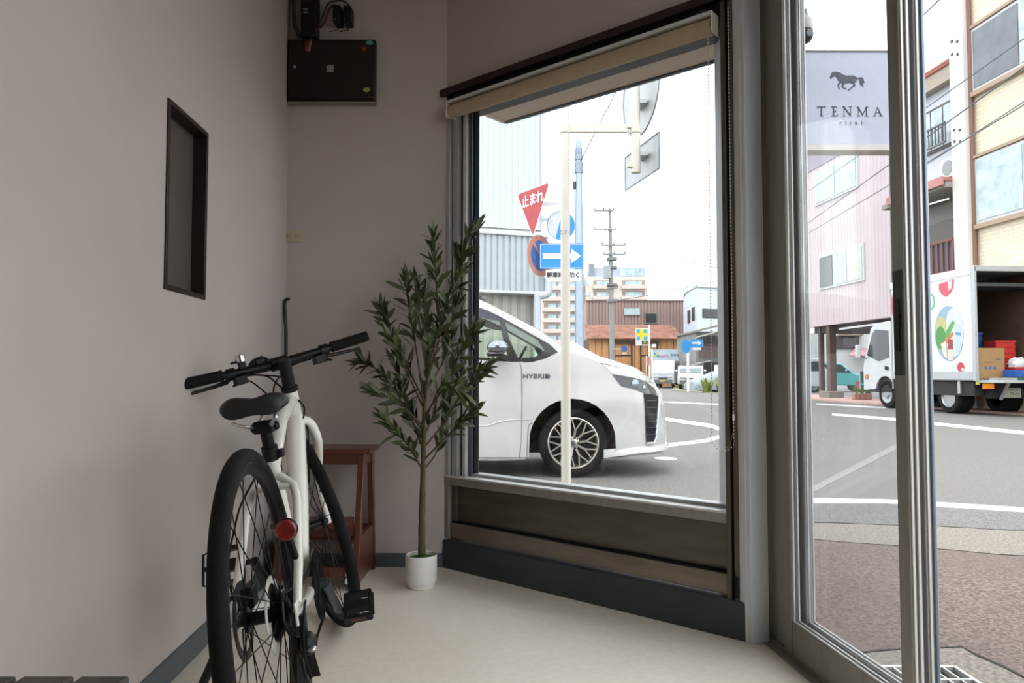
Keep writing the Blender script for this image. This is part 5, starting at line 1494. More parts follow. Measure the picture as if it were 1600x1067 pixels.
# car under a grey blue cover
p = ground(1133, 610, ROAD)
cv = empty('covered_car', (p.x, p.y, ROAD), .12, 'car shrouded in a grey blue cover behind the low shrubs', 'car')
vs = []; fs = []; ns = 14; nr = 12
for i in range(ns + 1):
    t = i / ns; x = -2.1 + 4.2 * t
    h = .55 + .85 * max(0, math.sin(PI * min(1, max(0, (t + .05) / 1.15)))) ** .8; h = .5 + .9 * min(1, t * 1.7) ** .9 * (1 if t < .85 else 1 - (t - .85) * 2)
    for j in range(nr + 1):
        a = PI * j / nr; y = .85 * math.copysign(abs(math.cos(a)) ** .45, math.cos(a)); z = h * math.sin(a) ** .5
        vs.append((x, y, z + .0 + .02 * math.sin(i * 2 + j)))
for i in range(ns):
    for j in range(nr): fs.append((i * (nr + 1) + j, i * (nr + 1) + j + 1, (i + 1) * (nr + 1) + j + 1, (i + 1) * (nr + 1) + j))
fs += [tuple(range(nr + 1)), tuple(range(ns * (nr + 1), (ns + 1) * (nr + 1)))]
mb = MB(); mb.add(vs, fs); mb.build('cover', GB, cv, ang=70)
# white block and the old house to its right
YW = 55.0
w0 = at(1090, 580, YW)
wb = empty('white_block', (w0.x, YW, ROAD), 0, 'white cube shaped house with small dark windows beyond the parked cars', 'building')
wz_ = lambda py: at(1090, py, YW).z - ROAD
WBM = mat('white_render', 'dfe9f2', .7, var=.03, scale=.5)
kw = YW / F
mb = MB(); mb.prism([(0, 0), (4.2, 1.6), (4.2, 7.5), (.8, 7.5), (.12, 3.9)], 0, wz_(448)); mb.build('walls', WBM, wb)
mb = MB(); mb.prism([(-.05, -.1), (4.3, 1.5), (4.3, 7.6), (.75, 7.6), (.05, 3.95)], wz_(449), wz_(447)); mb.build('parapet', mat('parapet_grey', 'b4bec6', .6), wb)
d1_ = V((4.2, 1.6, 0)).normalized(); MWb = frame_from((0, 0, 0), d1_)
d2_ = V((-.12, -3.9, 0)).normalized(); MWc = frame_from((.12, 3.9, 0), d2_)
def wbw(M, x0, x1, z0, z1, nm='window'):
    f = MB(M).box(x0 - .06, x1 + .06, -.05, .03, z0 - .06, z1 + .06).build(nm, DKFRAME, wb); MB(M).box(x0, x1, -.06, -.05, z0, z1).build('pane', TINT, f)
wbw(MWb, .55, 1.2, wz_(495), wz_(483)); wbw(MWb, 1.25, 1.95, wz_(495), wz_(483))
wbw(MWc, .7, 1.5, wz_(500), wz_(481)); wbw(MWc, 2.3, 3.1, wz_(498), wz_(479)); wbw(MWc, 1.6, 3.2, wz_(535), wz_(528))
YO = 46.0
ol_ = empty('old_house', (at(1114, 580, YO).x, YO, ROAD), 0, 'weathered house with a brown railed balcony and tiled roof behind the shrubs', 'building')
oz = lambda py: at(1114, py, YO).z - ROAD
ko = YO / F
MB().box(-22 * ko, 50 * ko, .6, 6, 0, oz(517)).build('walls', mat('grey_render', '9b9c9b', .8, var=.1, scale=1), ol_)
mb = MB(); mb.add([(-26 * ko, -.3, oz(519)), (52 * ko, -.3, oz(500)), (52 * ko, 6.2, oz(500)), (-26 * ko, 6.2, oz(519))] + [(-26 * ko, -.3, oz(516)), (52 * ko, -.3, oz(497)), (52 * ko, 6.2, oz(497)), (-26 * ko, 6.2, oz(516))], [(0, 3, 2, 1), (4, 5, 6, 7), (0, 1, 5, 4), (1, 2, 6, 5), (2, 3, 7, 6), (3, 0, 4, 7)])
mb.build('roof', mat('grey_tile', '8d8780', .7, var=.15, scale=2), ol_)
MB().bar((-26 * ko, -.5, oz(527)), (6 * ko, -.5, oz(518)), .8, .06).build('awning', mat('awning_cream', 'c9c4b4', .6), ol_)
s = None
for i in range(9):
    m = Matrix.Translation((-24 * ko + i * 5 * ko, -.32, oz(560)))
    if s is None: s = MB().box(0, 4.2 * ko, 0, .05, 0, oz(540) - oz(560)).build('balcony_board', mat('brown_board', '5e4c48', .7, var=.1), ol_); s.matrix_local = m
    else: inst('balcony_board', s, ol_, m)
MB().box(-25 * ko, 22 * ko, -.38, -.26, oz(540), oz(538)).build('balcony_rail', mat('rail_brown', '4a3b38', .6), ol_)
for x0, x1 in ((-18, -8), (-5, 8), (11, 20)):
    MB().box(x0 * ko, x1 * ko, .5, .6, oz(538), oz(524)).build('window', TINT, ol_)
MB().box(-10 * ko, 20 * ko, .45, .6, 0, oz(566)).build('porch', mat('porch_dark', '3d3d40', .8), ol_)
for x in (2, 14): MB().box(x * ko, (x + 8) * ko, -.05, .0, oz(588), oz(570)).build('notice_board', WHITE, ol_)
MB().bar((-34 * ko, -.2, oz(570)), (-4 * ko, -.2, oz(563)), .5, .05).build('carport_roof', mat('carport', 'b7b5a6', .6), ol_)
# little one-way sign, round marker
YJ = 38.0; kj = YJ / F
js = empty('small_sign_post', (at(1075, 580, YJ).x, YJ, ROAD), 0, 'white post with a small blue arrow sign in front of the white block house', 'sign post')
jz = lambda py: at(1075, py, YJ).z - ROAD
MB().tube([(0, 0, 0), (0, 0, jz(531))], .06, 10).build('post', WHITE, js)
flat(MB(), ellipse(-.10, jz(541), .24, .36, 24), M=Matrix.Translation((0, -.09, 0)), th=.02).build('round_plate', BLU, js)
f = MB().box(.12, .80, -.10, -.08, jz(542), jz(530)).build('arrow_plate', BLU, js)
zc = jz(536); flat(MB(), [(.2, zc + .05), (.52, zc + .05), (.52, zc + .13), (.72, zc), (.52, zc - .13), (.52, zc - .05), (.2, zc - .05)], M=Matrix.Translation((0, -.105, 0)), th=.004).build('arrow', WHS, f)
MB().box(.25, .68, -.10, -.08, jz(547), jz(543)).build('supplement_plate', WHS, js)
# utility pole
YU = 48.0; ku = YU / F
up = empty('utility_pole', (at(957.5, 580, YU).x, YU, ROAD), 0, 'concrete utility pole with crossarms and a transformer behind the minivan', 'utility pole')
uz = lambda py: at(957, py, YU).z - ROAD
UPM = mat('concrete_pole', '9c9a98', .8, var=.1, scale=2)
MB().tube([(0, 0, 0), (-.10, 0, uz(430)), (-.14, 0, uz(326))], [.19, .15, .11], 12).build('post', UPM, up)
for py, x0, x1 in ((330, -28, 2), (360, -28, 6), (384, -16, 20), (398, -14, 20), (450, -8, 8)):
    MB().box(x0 * ku, x1 * ku, -.2, -.1, uz(py) - .05, uz(py) + .05).build('crossarm', mat('arm_grey', '8b8f92', .5, .4), up)
    for q in range(3):
        x = (x0 + (x1 - x0) * q / 2) * ku; MB().lathe([(.03, 0), (.07, .03), (.04, .08), (.06, .12), (.001, .16)], 8, Matrix.Translation((x, -.15, uz(py) + .05))).build('insulator', mat('insulator_grey', '7c8286', .4), up)
MB().lathe([(.001, 0), (.26, .02), (.26, .85), (.001, .9)], 14, Matrix.Translation((-.38, -.3, uz(436)))).build('transformer', mat('transformer_grey', 'a9b4ba', .5, .3), up)
for py in (405, 418, 445, 470): MB().box(-.35, .3, -.25, .2, uz(py) - .1, uz(py) + .1).build('fitting', mat('fitting_grey', '83888c', .5, .3), up, .02)
flat(MB(), ellipse(17 * ku, uz(545), .19, .22, 24), M=Matrix.Translation((0, -.3, 0)), th=.02).build('round_marker', BLU2, up)
MB().box(-.1, 17 * ku, -.28, -.25, uz(546), uz(545)).build('marker_arm', GALV, up)
MB().box(13.5 * ku, 20.5 * ku, -.31, -.29, uz(553), uz(551)).build('marker_plate', WHS, up)
# shrubs: blade plants by the verge
def blades(nm, px, py, n, h, label, m, seed, spread=.5):
    p = ground(px, py, ROAD); r = random.Random(seed)
    b = empty(nm, (p.x, p.y, ROAD), 0, label, 'shrub')
    for k in range(n):
        a = r.uniform(0, 2 * PI); l = h * r.uniform(.6, 1.1); o = spread * r.uniform(.2, 1)
        x, y = math.cos(a) * o * .35, math.sin(a) * o * .35
        pts = [V((x, y, 0)), V((x + math.cos(a) * o * .4, y + math.sin(a) * o * .4, l * .7)), V((x + math.cos(a) * o, y + math.sin(a) * o, l))]
        w_ = V((-math.sin(a), math.cos(a), 0)) * .06
        MB().add([tuple(pts[0] - w_), tuple(pts[0] + w_), tuple(pts[1] + w_ * .9), tuple(pts[2]), tuple(pts[1] - w_ * .9)], [(0, 1, 2, 4), (4, 2, 3)]).build('leaf', m[k % 2], b)
YG_ = [mat('yellow_green_leaf', 'c3cf6e', .6, var=.2), mat('olive_green_leaf', '96a75a', .6, var=.2)]
blades('blade_shrub', 1104, 613.5, 46, .75, 'spiky yellow-green shrub in front of the covered car, nearer the white sign post', YG_, 4, .5)
blades('blade_shrub', 1127, 614, 46, .85, 'spiky yellow-green shrub in front of the covered car, nearer the window frame', YG_, 5, .5)
blades('grass_tuft', 1062, 607, 20, .28, 'low grass tuft beside the small white van', YG_, 6, .4)
slab('verge', [G(1052, 611), G(1150, 616), G(1150, 606), G(1052, 605)], ROAD - .02, ROAD + .05, mat('verge_dirt', '9c9784', .9, var=.2))
# ================================================================ buildings along the street to the right
FO = V((12.0, 28.0, ROAD)); FX = V((.0882, -.9961, 0)); FY = V((.9961, .0882, 0))
MF = Matrix((FX, FY, V((0, 0, 1)))).transposed().to_4x4(); MF.translation = FO
def fx(px): k = (px - 800) / F; return (FO.y * k - FO.x) / (.0882 + .9961 * k)
def fz(px, py): Y = FO.y - .9961 * fx(px); return at(px, py, Y).z - ROAD
def sub(nm, x, label): return empty(nm, M=MF @ Matrix.Translation((x, 0, 0)), label=label, cat='building')
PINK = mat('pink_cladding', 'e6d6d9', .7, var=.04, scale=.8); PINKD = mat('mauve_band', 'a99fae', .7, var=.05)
x0 = fx(1262); x1 = fx(1396)
pk = sub('pink_building', x0, 'pale pink building raised on brown columns across the street, behind the glass door')
PL = x1 - x0; pz0 = fz(1269, 511); ptop = 10.3
MB().box(0, PL, .05, 9, pz0, ptop).build('core', PINK, pk)
cladding(pk, 'cladding_panel', PINK, 0, PL, pz0, ptop - .2, .62, 3, .018, 0)
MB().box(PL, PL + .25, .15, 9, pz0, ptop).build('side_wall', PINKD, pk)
MB().box(0, PL, -.03, .0, fz(1264, 272) , fz(1264, 247)).build('mauve_band', PINKD, pk)
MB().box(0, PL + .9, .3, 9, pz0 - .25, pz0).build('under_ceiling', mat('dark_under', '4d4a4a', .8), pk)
def fwin(parent, xo, a, b, z0, z1, panes, m=PALEW, fr_=None, y=-.05):
    f = MB().box(a - xo - .08, b - xo + .08, y, .02, z0 - .08, z1 + .08).build('window', fr_ or mat('white_window_frame', 'dcdfe0', .5), parent)
    w_ = (b - a) / panes
    for i in range(panes):
        MB().box(a - xo + i * w_ + .03, a - xo + (i + 1) * w_ - .03, y - .02, y, z0, z1).build('pane', m if not isinstance(m, list) else m[i % len(m)], f)
    return f
fwin(pk, x0, fx(1285), fx(1353), fz(1285, 450), fz(1285, 404), 3, [TINT, PALEW, mat('curtained_window', 'd9dcc8', .4, var=.1, scale=2)])
fwin(pk, x0, fx(1281), fx(1346), fz(1281, 319), fz(1281, 273), 2, [PALEW, PALEW])
fwin(pk, x0, fx(1264), fx(1284), fz(1264, 245), fz(1264, 215), 1, PALEW)
COLB = mat('brown_column', '5c4642', .6, var=.1)
for px, w_, yy in ((1271, .17, .25), (1292, .26, .05)):
    x = fx(px) - x0
    c_ = MB().box(x - w_ / 2, x + w_ / 2, yy, yy + w_, .0, pz0).build('column', COLB, pk, .01)
MB().box(fx(1292) - x0 - .38, fx(1292) - x0 + .38, -.15, .45, 0, .30).build('column_base', CONC2, pk, .02)
MB().bar((fx(1303) - x0, .25, fz(1303, 514)), (fx(1392) - x0, .25, fz(1392, 502)), .05, .07).build('awning_rail', WHITE, pk)
# houses and cars seen beneath it
hb = at(1325, 560, 46)
hs2 = empty('low_white_house', (hb.x, 46, ROAD), math.radians(-8), 'low white house with a dark shuttered window, seen under the pink building', 'building')
hz2 = lambda py: at(1325, py, 46).z - ROAD
k2 = 46 / F
MB().box(-38 * k2, 60 * k2, 0, 6, 0, hz2(517)).build('walls', mat('house_white', 'd5d8d6', .8, var=.05), hs2)
f = MB().box(-20 * k2, 16 * k2, -.12, 0, hz2(545), hz2(525)).build('window', mat('shutter_dark', '4f4647', .7), hs2)
MB().box(-8 * k2, 12 * k2, -.14, -.12, hz2(543), hz2(528)).build('pane', TINT, f)
MB().box(-14 * k2, 20 * k2, -.5, 0, hz2(525), hz2(522)).build('hood', mat('hood_brown', '8b7a6a', .7), hs2)
mb = MB(); mb.add([(-12 * k2, -1.8, hz2(556)), (34 * k2, -1.8, hz2(556)), (34 * k2, -.02, hz2(544)), (10 * k2, -.02, hz2(544)), (-12 * k2, -1.8, hz2(558)), (34 * k2, -1.8, hz2(558)), (34 * k2, -.02, hz2(546)), (10 * k2, -.02, hz2(546))], [(0, 1, 2, 3), (7, 6, 5, 4), (0, 4, 5, 1), (1, 5, 6, 2), (2, 6, 7, 3), (3, 7, 4, 0)])
mb.build('porch_roof', mat('pink_tile', 'b98f90', .7, var=.1), hs2)
p = ground(1352, 612, ROAD); small_car('teal_car', p.x + .3, p.y, -.25, 3.4, 1.48, 1.55, TEAL, 'teal car with a white roof parked beneath the pink building', 'hatch')
tc_ = bpy.data.objects['teal_car']; MB().box(-2.85, -1.75, -.66, .66, 1.53, 1.575).build('white_roof', WP_, tc_, .02)
p = ground(1286, 613, ROAD); small_car('white_car', p.x + .1, p.y, -.1, 3.4, 1.5, 1.75, WP_, 'white car parked behind the brown columns of the pink building', 'van')
slab('street_pavement', [tuple((MF @ V((x, y, 0))).xy) for x, y in ((-14, -1.2), (13, -1.2), (13, 1.5), (-14, 1.5))], ROAD - .05, ROAD + .05, BRICKW)
# planters by the columns
TERR = mat('terracotta', 'b58474', .8, var=.1); GRN = [mat('planter_green', '7d9a55', .7, var=.2), mat('planter_green_dark', '66824a', .7, var=.2)]
for i, (px, lab) in enumerate(((1337, 'terracotta planter with low greens by the truck cab, nearest the column base'), (1347, 'terracotta planter between the two others by the truck cab'), (1356, 'terracotta planter with greens, closest to the truck wheel'))):
    q = ground(px, 624.5, ROAD + .05)
    pl = empty('planter', (q.x, q.y, ROAD + .05), .1, lab, 'planter', 'planters on the far pavement')
    mb = MB(); mb.box(-.10, .10, -.10, .10, 0, .22); mb.build('pot', TERR, pl, .02)
    r = random.Random(i)
    for k in range(14):
        a = r.uniform(0, 2 * PI); d_ = r.uniform(.02, .075); z = .22 + r.uniform(.03, .2)
        MB().add([(math.cos(a) * d_ - .05, math.sin(a) * d_, z - .05), (math.cos(a) * d_ + .05, math.sin(a) * d_, z - .04), (math.cos(a) * d_ * 1.6, math.sin(a) * d_ * 1.6, z + .08)], [(0, 1, 2)]).build('leaf', GRN[k % 2], pl)
fl = ground(1346, 622, ROAD + .05)
ft = empty('roadside_flag', (fl.x + .1, fl.y + .3, ROAD + .05), 0, 'small green and pink flag on a stick standing behind the planters', 'flag')
MB().tube([(0, 0, 0), (0, 0, 1.0)], .02, 6).build('pole', WHITE, ft)
MB().box(-.02, .2, -.01, .01, .55, 1.0).build('cloth', mat('flag_green', '4fa08a', .7), ft); MB().box(-.18, .02, -.012, .0, .30, .62).build('cloth', mat('flag_pink', 'd48aa0', .7), ft)
# grey white house with balcony
x0 = fx(1416); x1 = fx(1522)
gh = sub('balcony_house', x0, 'blue white house with two balconies and a red roof edge, beside the tiled building')
GWM = mat('blue_white_render', 'dfe6f0', .7, var=.03, scale=.6); GL = x1 - x0
ztp = fz(1512, 99)
MB().box(0, GL, .0, 8, fz(1500, 290), ztp).build('upper_wall', GWM, gh)
MB().box(0, GL, .6, 8, 0, fz(1500, 290)).build('lower_wall', mat('grey_wall', 'b7b4b0', .8, var=.06), gh)
MB().box(-.2, GL + .0, -.35, .1, ztp - .02, ztp + .12).build('roof_edge', mat('red_tile_edge', 'a0563f', .7, var=.15), gh)
MB().box(-.2, GL, -.3, .0, ztp - .45, ztp - .02).build('eave', mat('eave_beige', 'b5aa9a', .8, var=.1), gh)
fwin(gh, x0, fx(1448), fx(1507), fz(1448, 244), fz(1448, 186), 3, [PALEW], mat('bronze_frame', '5a5550', .5))
RB = mat('railing_grey', '6f6d70', .5, .3)
def railing(parent, xa, xb, z0, z1, m, y, n, frame_w=.05, slw=.035):
    MB().box(xa, xb, y - .03, y + .03, z1 - frame_w, z1).build('top_rail', m, parent); MB().box(xa, xb, y - .03, y + .03, z0, z0 + frame_w).build('bottom_rail', m, parent)
    s = None
    for i in range(n + 1):
        mm = Matrix.Translation((xa + (xb - xa) * i / n, y, z0))
        if s is None: s = MB().box(-slw / 2, slw / 2, -.015, .015, 0, z1 - z0).build('baluster', m, parent); s.matrix_local = mm
        else: inst('baluster', s, parent, mm)
railing(gh, fx(1447) - x0, fx(1510) - x0, fz(1448, 250), fz(1448, 220), RB, -.45, 12)
MB().box(fx(1428) - x0, GL, -.75, .3, fz(1500, 291), fz(1500, 285)).build('canopy', mat('canopy_red', 'b77a72', .7, var=.1), gh)
MB().box(fx(1428) - x0, GL, -.80, -.75, fz(1500, 297), fz(1500, 284)).build('canopy_edge', mat('canopy_edge', 'c98d86', .7), gh)
MB().box(0, GL, -.7, 1.2, fz(1500, 300), fz(1500, 292)).build('ceiling_board', mat('ceiling_board', 'a8a29a', .8), gh)
fwin(gh, x0, fx(1430), fx(1516), fz(1470, 415), fz(1470, 352), 5, [PALEW], mat('bronze_frame', '5a5550', .5), y=.54)
BRR = mat('brown_railing', '7b4a42', .6, var=.1)
rz0, rz1 = fz(1460, 437), fz(1460, 387)
railing(gh, fx(1440) - x0, fx(1520) - x0, rz0, rz1, BRR, -.5, 10, .07, .06)
MB().box(fx(1440) - x0, fx(1520) - x0, -.46, -.42, rz0, rz1 - .08).build('slate_screen', mat('slate_screen', '6b6f7c', .7, var=.2, scale=4, stretch=(6, 1, .4)), gh)
MB().box(0, GL, -.52, 1.2, rz0 - .25, rz0).build('balcony_floor', mat('grey_wall', 'b7b4b0', .8), gh)
MB().bar((fx(1450) - x0, -.55, fz(1450, 330)), (fx(1518) - x0, -.55, fz(1518, 311)), .04, .04).build('laundry_pole', WHITE, gh)
acx = fx(1508) - x0; acz = fz(1508, 262)
ac = MB().box(acx - .36, acx + .34, -.34, -.02, acz - .27, acz + .27).build('air_conditioner', WHITE, gh, .02)
mb = MB(); mb.lathe([(.001, .0), (.22, .0), (.22, .012), (.001, .02)], 20, Matrix.Translation((acx - .05, -.34, acz)) @ Matrix.Rotation(PI / 2, 4, 'X')); mb.build('fan', mat('fan_grey', '9fa6a6', .6), ac)
# white pillar and cream tiled building
xa = fx(1522); xb = fx(1545)
cb_ = sub('tiled_building', xa, 'cream tiled building with a white pillar and large windows behind the truck')
PLW = mat('pillar_white', 'ece7e0', .7, var=.02)
MB().box(0, xb - xa, -.5, 8, 0, 16).build('pillar', PLW, cb_, .01)
def bricks(name):
    m = bpy.data.materials.new(name); m.use_nodes = True; nt = m.node_tree; N = nt.nodes; L = nt.links; p = N['Principled BSDF']; p.inputs['Roughness'].default_value = .6
    tc = N.new('ShaderNodeTexCoord'); mp = N.new('ShaderNodeMapping'); mp.inputs['Rotation'].default_value = (PI / 2, 0, 0); br = N.new('ShaderNodeTexBrick')
    L.new(tc.outputs['Object'], mp.inputs[0]); L.new(mp.outputs[0], br.inputs['Vector'])
    br.inputs['Color1'].default_value = (*rgb('d3cab5'), 1); br.inputs['Color2'].default_value = (*rgb('cabfa8'), 1); br.inputs['Mortar'].default_value = (*rgb('bfb39b'), 1)
    br.inputs['Scale'].default_value = 1; br.inputs['Brick Width'].default_value = .30; br.inputs['Row Height'].default_value = .10; br.inputs['Mortar Size'].default_value = .010
    L.new(br.outputs['Color'], p.inputs['Base Color']); return m
TILEM = bricks('cream_tiles')
MB().box(xb - xa, xb - xa + 8, -.25, 8, 0, 16).build('tiled_wall', TILEM, cb_)
MB().tube([(xb - xa + .05, -.34, 0), (xb - xa + .05, -.34, 16)], .05, 8).build('brown_pipe', mat('pipe_brown', '8b6355', .6), cb_)
for px in (1528, 1537):
    for py in (66, 86, 204, 222): MB().box(fx(px) - xa - .03, fx(px) - xa + .03, -.53, -.5, fz(px, py) - .03, fz(px, py) + .03).build('anchor', mat('anchor_dark', '5a5552', .6), cb_)
SILL = mat('sill_brown', 'b39a84', .6)
for (y0, y1, m) in ((52, 140, [mat('dark_glazing', '59636a', .1, var=.3, scale=2, coat=.3), PALEW]), (254, 346, [PALEW, mat('blue_glazing', '8fb0bb', .15, var=.2, scale=1)])):
    z0_, z1_ = fz(1550, y1), fz(1550, y0)
    fwin(cb_, xa, fx(1551), fx(1551) + 3.2, z0_, z1_, 2, m, mat('white_window_frame', 'dcdfe0', .5), y=-.32)
    MB().box(fx(1549) - xa, fx(1549) - xa + 3.5, -.40, -.25, z0_ - .22, z0_ - .10).build('sill', SILL, cb_)
    MB().box(fx(1549) - xa, fx(1549) - xa + 3.5, -.36, -.25, z1_ + .10, z1_ + .18).build('lintel', SILL, cb_)
# ================================================================ delivery truck with open back
tk_ = empty('delivery_truck', (10.62, 16.56, ROAD), math.radians(5.06), 'white box delivery truck with fruit and vegetable pictures and its back open', 'truck')
TW = mat('truck_white', 'e9ecec', .35, var=.02); TGR = mat('truck_grey_edge', 'c2c6c8', .4, .3); CHS = mat('chassis_black', '1f2124', .7, var=.2)
BLn, BWd, bz0, bz1 = 3.15, 1.86, .86, 3.38
MB().box(.0, .05, .06, BLn, bz0, bz1).build('side_panel', TW, tk_); MB().box(BWd - .05, BWd, .06, BLn, bz0, bz1).build('side_panel', TW, tk_)
MB().box(0, BWd, BLn - .06, BLn, bz0, bz1).build('front_panel', TW, tk_); MB().box(0, BWd, 0, BLn, bz1, bz1 + .06).build('roof', TW, tk_, .01)
MB().box(0, BWd, 0, BLn, bz0 - .06, bz0).build('floor', mat('truck_floor', '77706a', .7), tk_)
PLY = mat('plywood_lining', '6b5443', .7, var=.2, scale=3)
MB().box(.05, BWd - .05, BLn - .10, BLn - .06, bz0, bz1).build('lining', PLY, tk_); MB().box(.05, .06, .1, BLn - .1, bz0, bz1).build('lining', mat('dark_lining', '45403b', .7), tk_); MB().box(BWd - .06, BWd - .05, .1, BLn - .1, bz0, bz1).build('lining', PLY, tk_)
MB().box(-.012, .06, -.02, .10, bz0 - .06, bz1 + .06).build('corner_post', TGR, tk_, .01); MB().box(BWd - .06, BWd + .012, -.02, .10, bz0 - .06, bz1 + .06).build('corner_post', TGR, tk_, .01)
MB().box(0, BWd, -.02, .10, bz1 - .05, bz1 + .08).build('header', TGR, tk_, .01)
MB().box(-.012, .0, .10, BLn, bz0 - .04, bz0 + .16).build('lower_band', TGR, tk_, .004); MB().box(-.012, .0, .10, BLn, bz1 - .12, bz1 + .05).build('upper_band', TW, tk_, .004)
MB().box(.1, BWd - .1, .12, 1.2, bz1 - .38, bz1 - .30).build('rolled_door', mat('door_dark', '3e4144', .6, var=.2), tk_)
MB().box(0.05, BWd + .2, -.75, .0, bz0 - .10, bz0 - .04).build('tail_lift', TGR, tk_, .01)
# side pictures: local frame x -> backwards along the side, seen from the street
MS = Matrix.Translation((-.004, 0, 0)) @ Matrix.Rotation(-PI / 2, 4, 'Z')
def tpx(px): k = (px - 800) / F; return (10.62 - 16.56 * k) / (.0882 + .996 * k)          # distance forward of the rear corner
def tzz(px, py): t = tpx(px); return at(px, py, 16.56 + .996 * t).z - ROAD
def onside(poly): return [(-tpx(a), tzz(a, b)) for a, b in poly]
def pic(nm, poly, col, lay, parent=None): return flat(MB(), onside(poly), M=MS @ Matrix.Translation((0, -.001 * lay, 0)), step=5, th=.0008).build(nm, col if not isinstance(col, str) else mat('print_' + col, col, .5, var=.06), parent or tk_)
def el(cx, cy, rx, ry, n=24): return ellipse(cx, cy, rx, ry, n)
ov = pic('picture_oval', el(1484, 521, 22.5, 43, 36), '9db9cc', 1)
pic('pale_field', el(1492, 519, 14, 38), 'dfeaf2', 2, ov)
pic('melon', el(1472, 509, 9, 14), 'c9c48a', 3, ov); pic('cabbage', el(1471, 528, 8, 18), '4d9a48', 4, ov); pic('leek', [(1478, 520), (1490, 500), (1494, 504), (1486, 522), (1480, 530)], '5fae4d', 4, ov)
pic('carrot', [(1474, 536), (1490, 518), (1492, 522), (1478, 540)], 'e07a3a', 5, ov); pic('milk_carton', [(1471, 537), (1479, 533), (1481, 560), (1475, 556)], 'efe3cf', 6, ov); pic('red_carton', [(1482, 530), (1490, 530), (1490, 546), (1482, 546)], 'a8363c', 6, ov)
pic('cream_carton', [(1482, 546), (1490, 546), (1490, 562), (1482, 563)], 'eadfca', 6, ov); pic('bottle', [(1494, 506), (1502, 508), (1503, 548), (1494, 552)], 'c8e0f2', 6, ov); pic('bottle_label', [(1494, 519), (1503, 520), (1503, 524), (1494, 523)], '5f9fd0', 7, ov)
pic('tomato_picture', [(1470, 444), (1494, 436), (1493, 448), (1488, 458), (1481, 464), (1474, 460), (1470, 452)], 'e0576a', 1); pic('tomato_highlight', [(1484, 440), (1491, 438), (1490, 450), (1485, 454)], 'f3d8dc', 2)
pic('cherry_picture', el(1501, 574, 5.5, 8), 'd23a4a', 1); pic('cherry_shine', el(1504, 577, 2, 2.5), 'f3dfe0', 2)
pic('citrus_ring', el(1457, 471, 6, 13), '6cc28a', 1); pic('citrus_center', el(1457, 471, 4, 9.5), 'dff2e4', 2)
pic('apple_picture', el(1402, 478, 7, 26), 'dd4a5f', 1); pic('apple_picture', el(1404, 560, 5, 12), 'dd4a5f', 1)
# cab
CB0 = BLn + .08
cprof = [(CB0, .55), (CB0, 2.36), (CB0 + .10, 2.42), (CB0 + .75, 2.38), (CB0 + .95, 2.25), (CB0 + 1.28, 1.45), (CB0 + 1.36, 1.10), (CB0 + 1.36, .50)]
hole = [(CB0 + .12, 1.42), (CB0 + .12, 2.15), (CB0 + .72, 2.22), (CB0 + .88, 2.1), (CB0 + 1.15, 1.50), (CB0 + .6, 1.32)]
MC = Matrix(((0, 0, 1, 0), (1, 0, 0, 0), (0, 1, 0, 0), (0, 0, 0, 1)))       # profile (y, z) extruded along x
wa = .43; wy = tpx(1379); wcy = wy
arch = [(wcy + .47 * math.cos(a), .40 + .50 * math.sin(a)) for a in [PI * i / 12 for i in range(13)]]
cprof2 = [p for p in cprof[:-1]] + [(CB0 + 1.36, .50)] + [p for p in arch if p[1] > .5 and CB0 < p[0] < CB0 + 1.36]
mb = MB(); mb.prism(cprof2, .05, BWd - .10, MC); mb.build('cab', TW, tk_, .03, seg=3)
def side_patch(nm, poly, m, x, th=.012): return MB().prism(poly, x, x + th, MC).build(nm, m, tk_)
side_patch('cab_window', hole, TINT, .038); side_patch('cab_window', hole, TINT, BWd - .10)
MB().add([(.16, CB0 + .97, 2.2), (BWd - .21, CB0 + .97, 2.2), (BWd - .21, CB0 + 1.29, 1.46), (.16, CB0 + 1.29, 1.46)], [(0, 1, 2, 3)]).build('windscreen', TINT, tk_)
side_patch('door_handle', [(CB0 + .14, 1.06), (CB0 + .14, 1.16), (CB0 + .30, 1.18), (CB0 + .30, 1.08)], CHS, .03)
MB().box(.02, .06, CB0 + 1.12, CB0 + 1.26, .82, .95).build('indicator', mat('amber_lamp', 'e08a2a', .3), tk_, .01)
m_ = MB().box(-.22, -.08, CB0 + 1.25, CB0 + 1.33, 1.42, 1.80).build('mirror', TW, tk_, .03); MB().tube([(-.12, CB0 + 1.28, 1.5), (.06, CB0 + 1.2, 1.4)], .015, 6).build('mirror_arm', CHS, m_)
MB().box(.1, BWd - .15, CB0 + .0, CB0 + 1.2, .45, .85).build('engine_block', CHS, tk_)
# chassis, wheels, lamps, plate
for x in (.45, BWd - .55): MB().box(x, x + .12, -.1, CB0 + .6, .55, .80).build('chassis_rail', CHS, tk_)
MB().box(.06, BWd - .06, .15, 2.6, .45, .78).build('under_guard', CHS, tk_)
TRIM_ = mat('truck_rim', 'b5b8ba', .35, .7)
def twheel(y, x, sg, dual=False):
    W_ = Matrix.Translation((x, y, .40)) @ Matrix.Rotation(-sg * PI / 2, 4, 'X') if False else Matrix.Translation((x, y, .40)) @ Matrix.Rotation(sg * PI / 2, 4, 'Y')
    wd = .42 if dual else .22
    w_ = MB().lathe([(.23, -wd), (.36, -wd), (.40, -wd + .05), (.40, -.05), (.36, .0), (.25, .0), (.23, -.03)], 32, W_, close=True).build('wheel', TYRE, tk_)
    MB().lathe([(.001, -.06 if dual else .0), (.08, -.06 if dual else .0), (.10, -.09 if dual else -.02), (.19, -.10 if dual else -.03), (.235, -.01), (.245, .002), (.25, -.03)], 24, W_).build('rim', TRIM_, w_)
ry = tpx(1474)
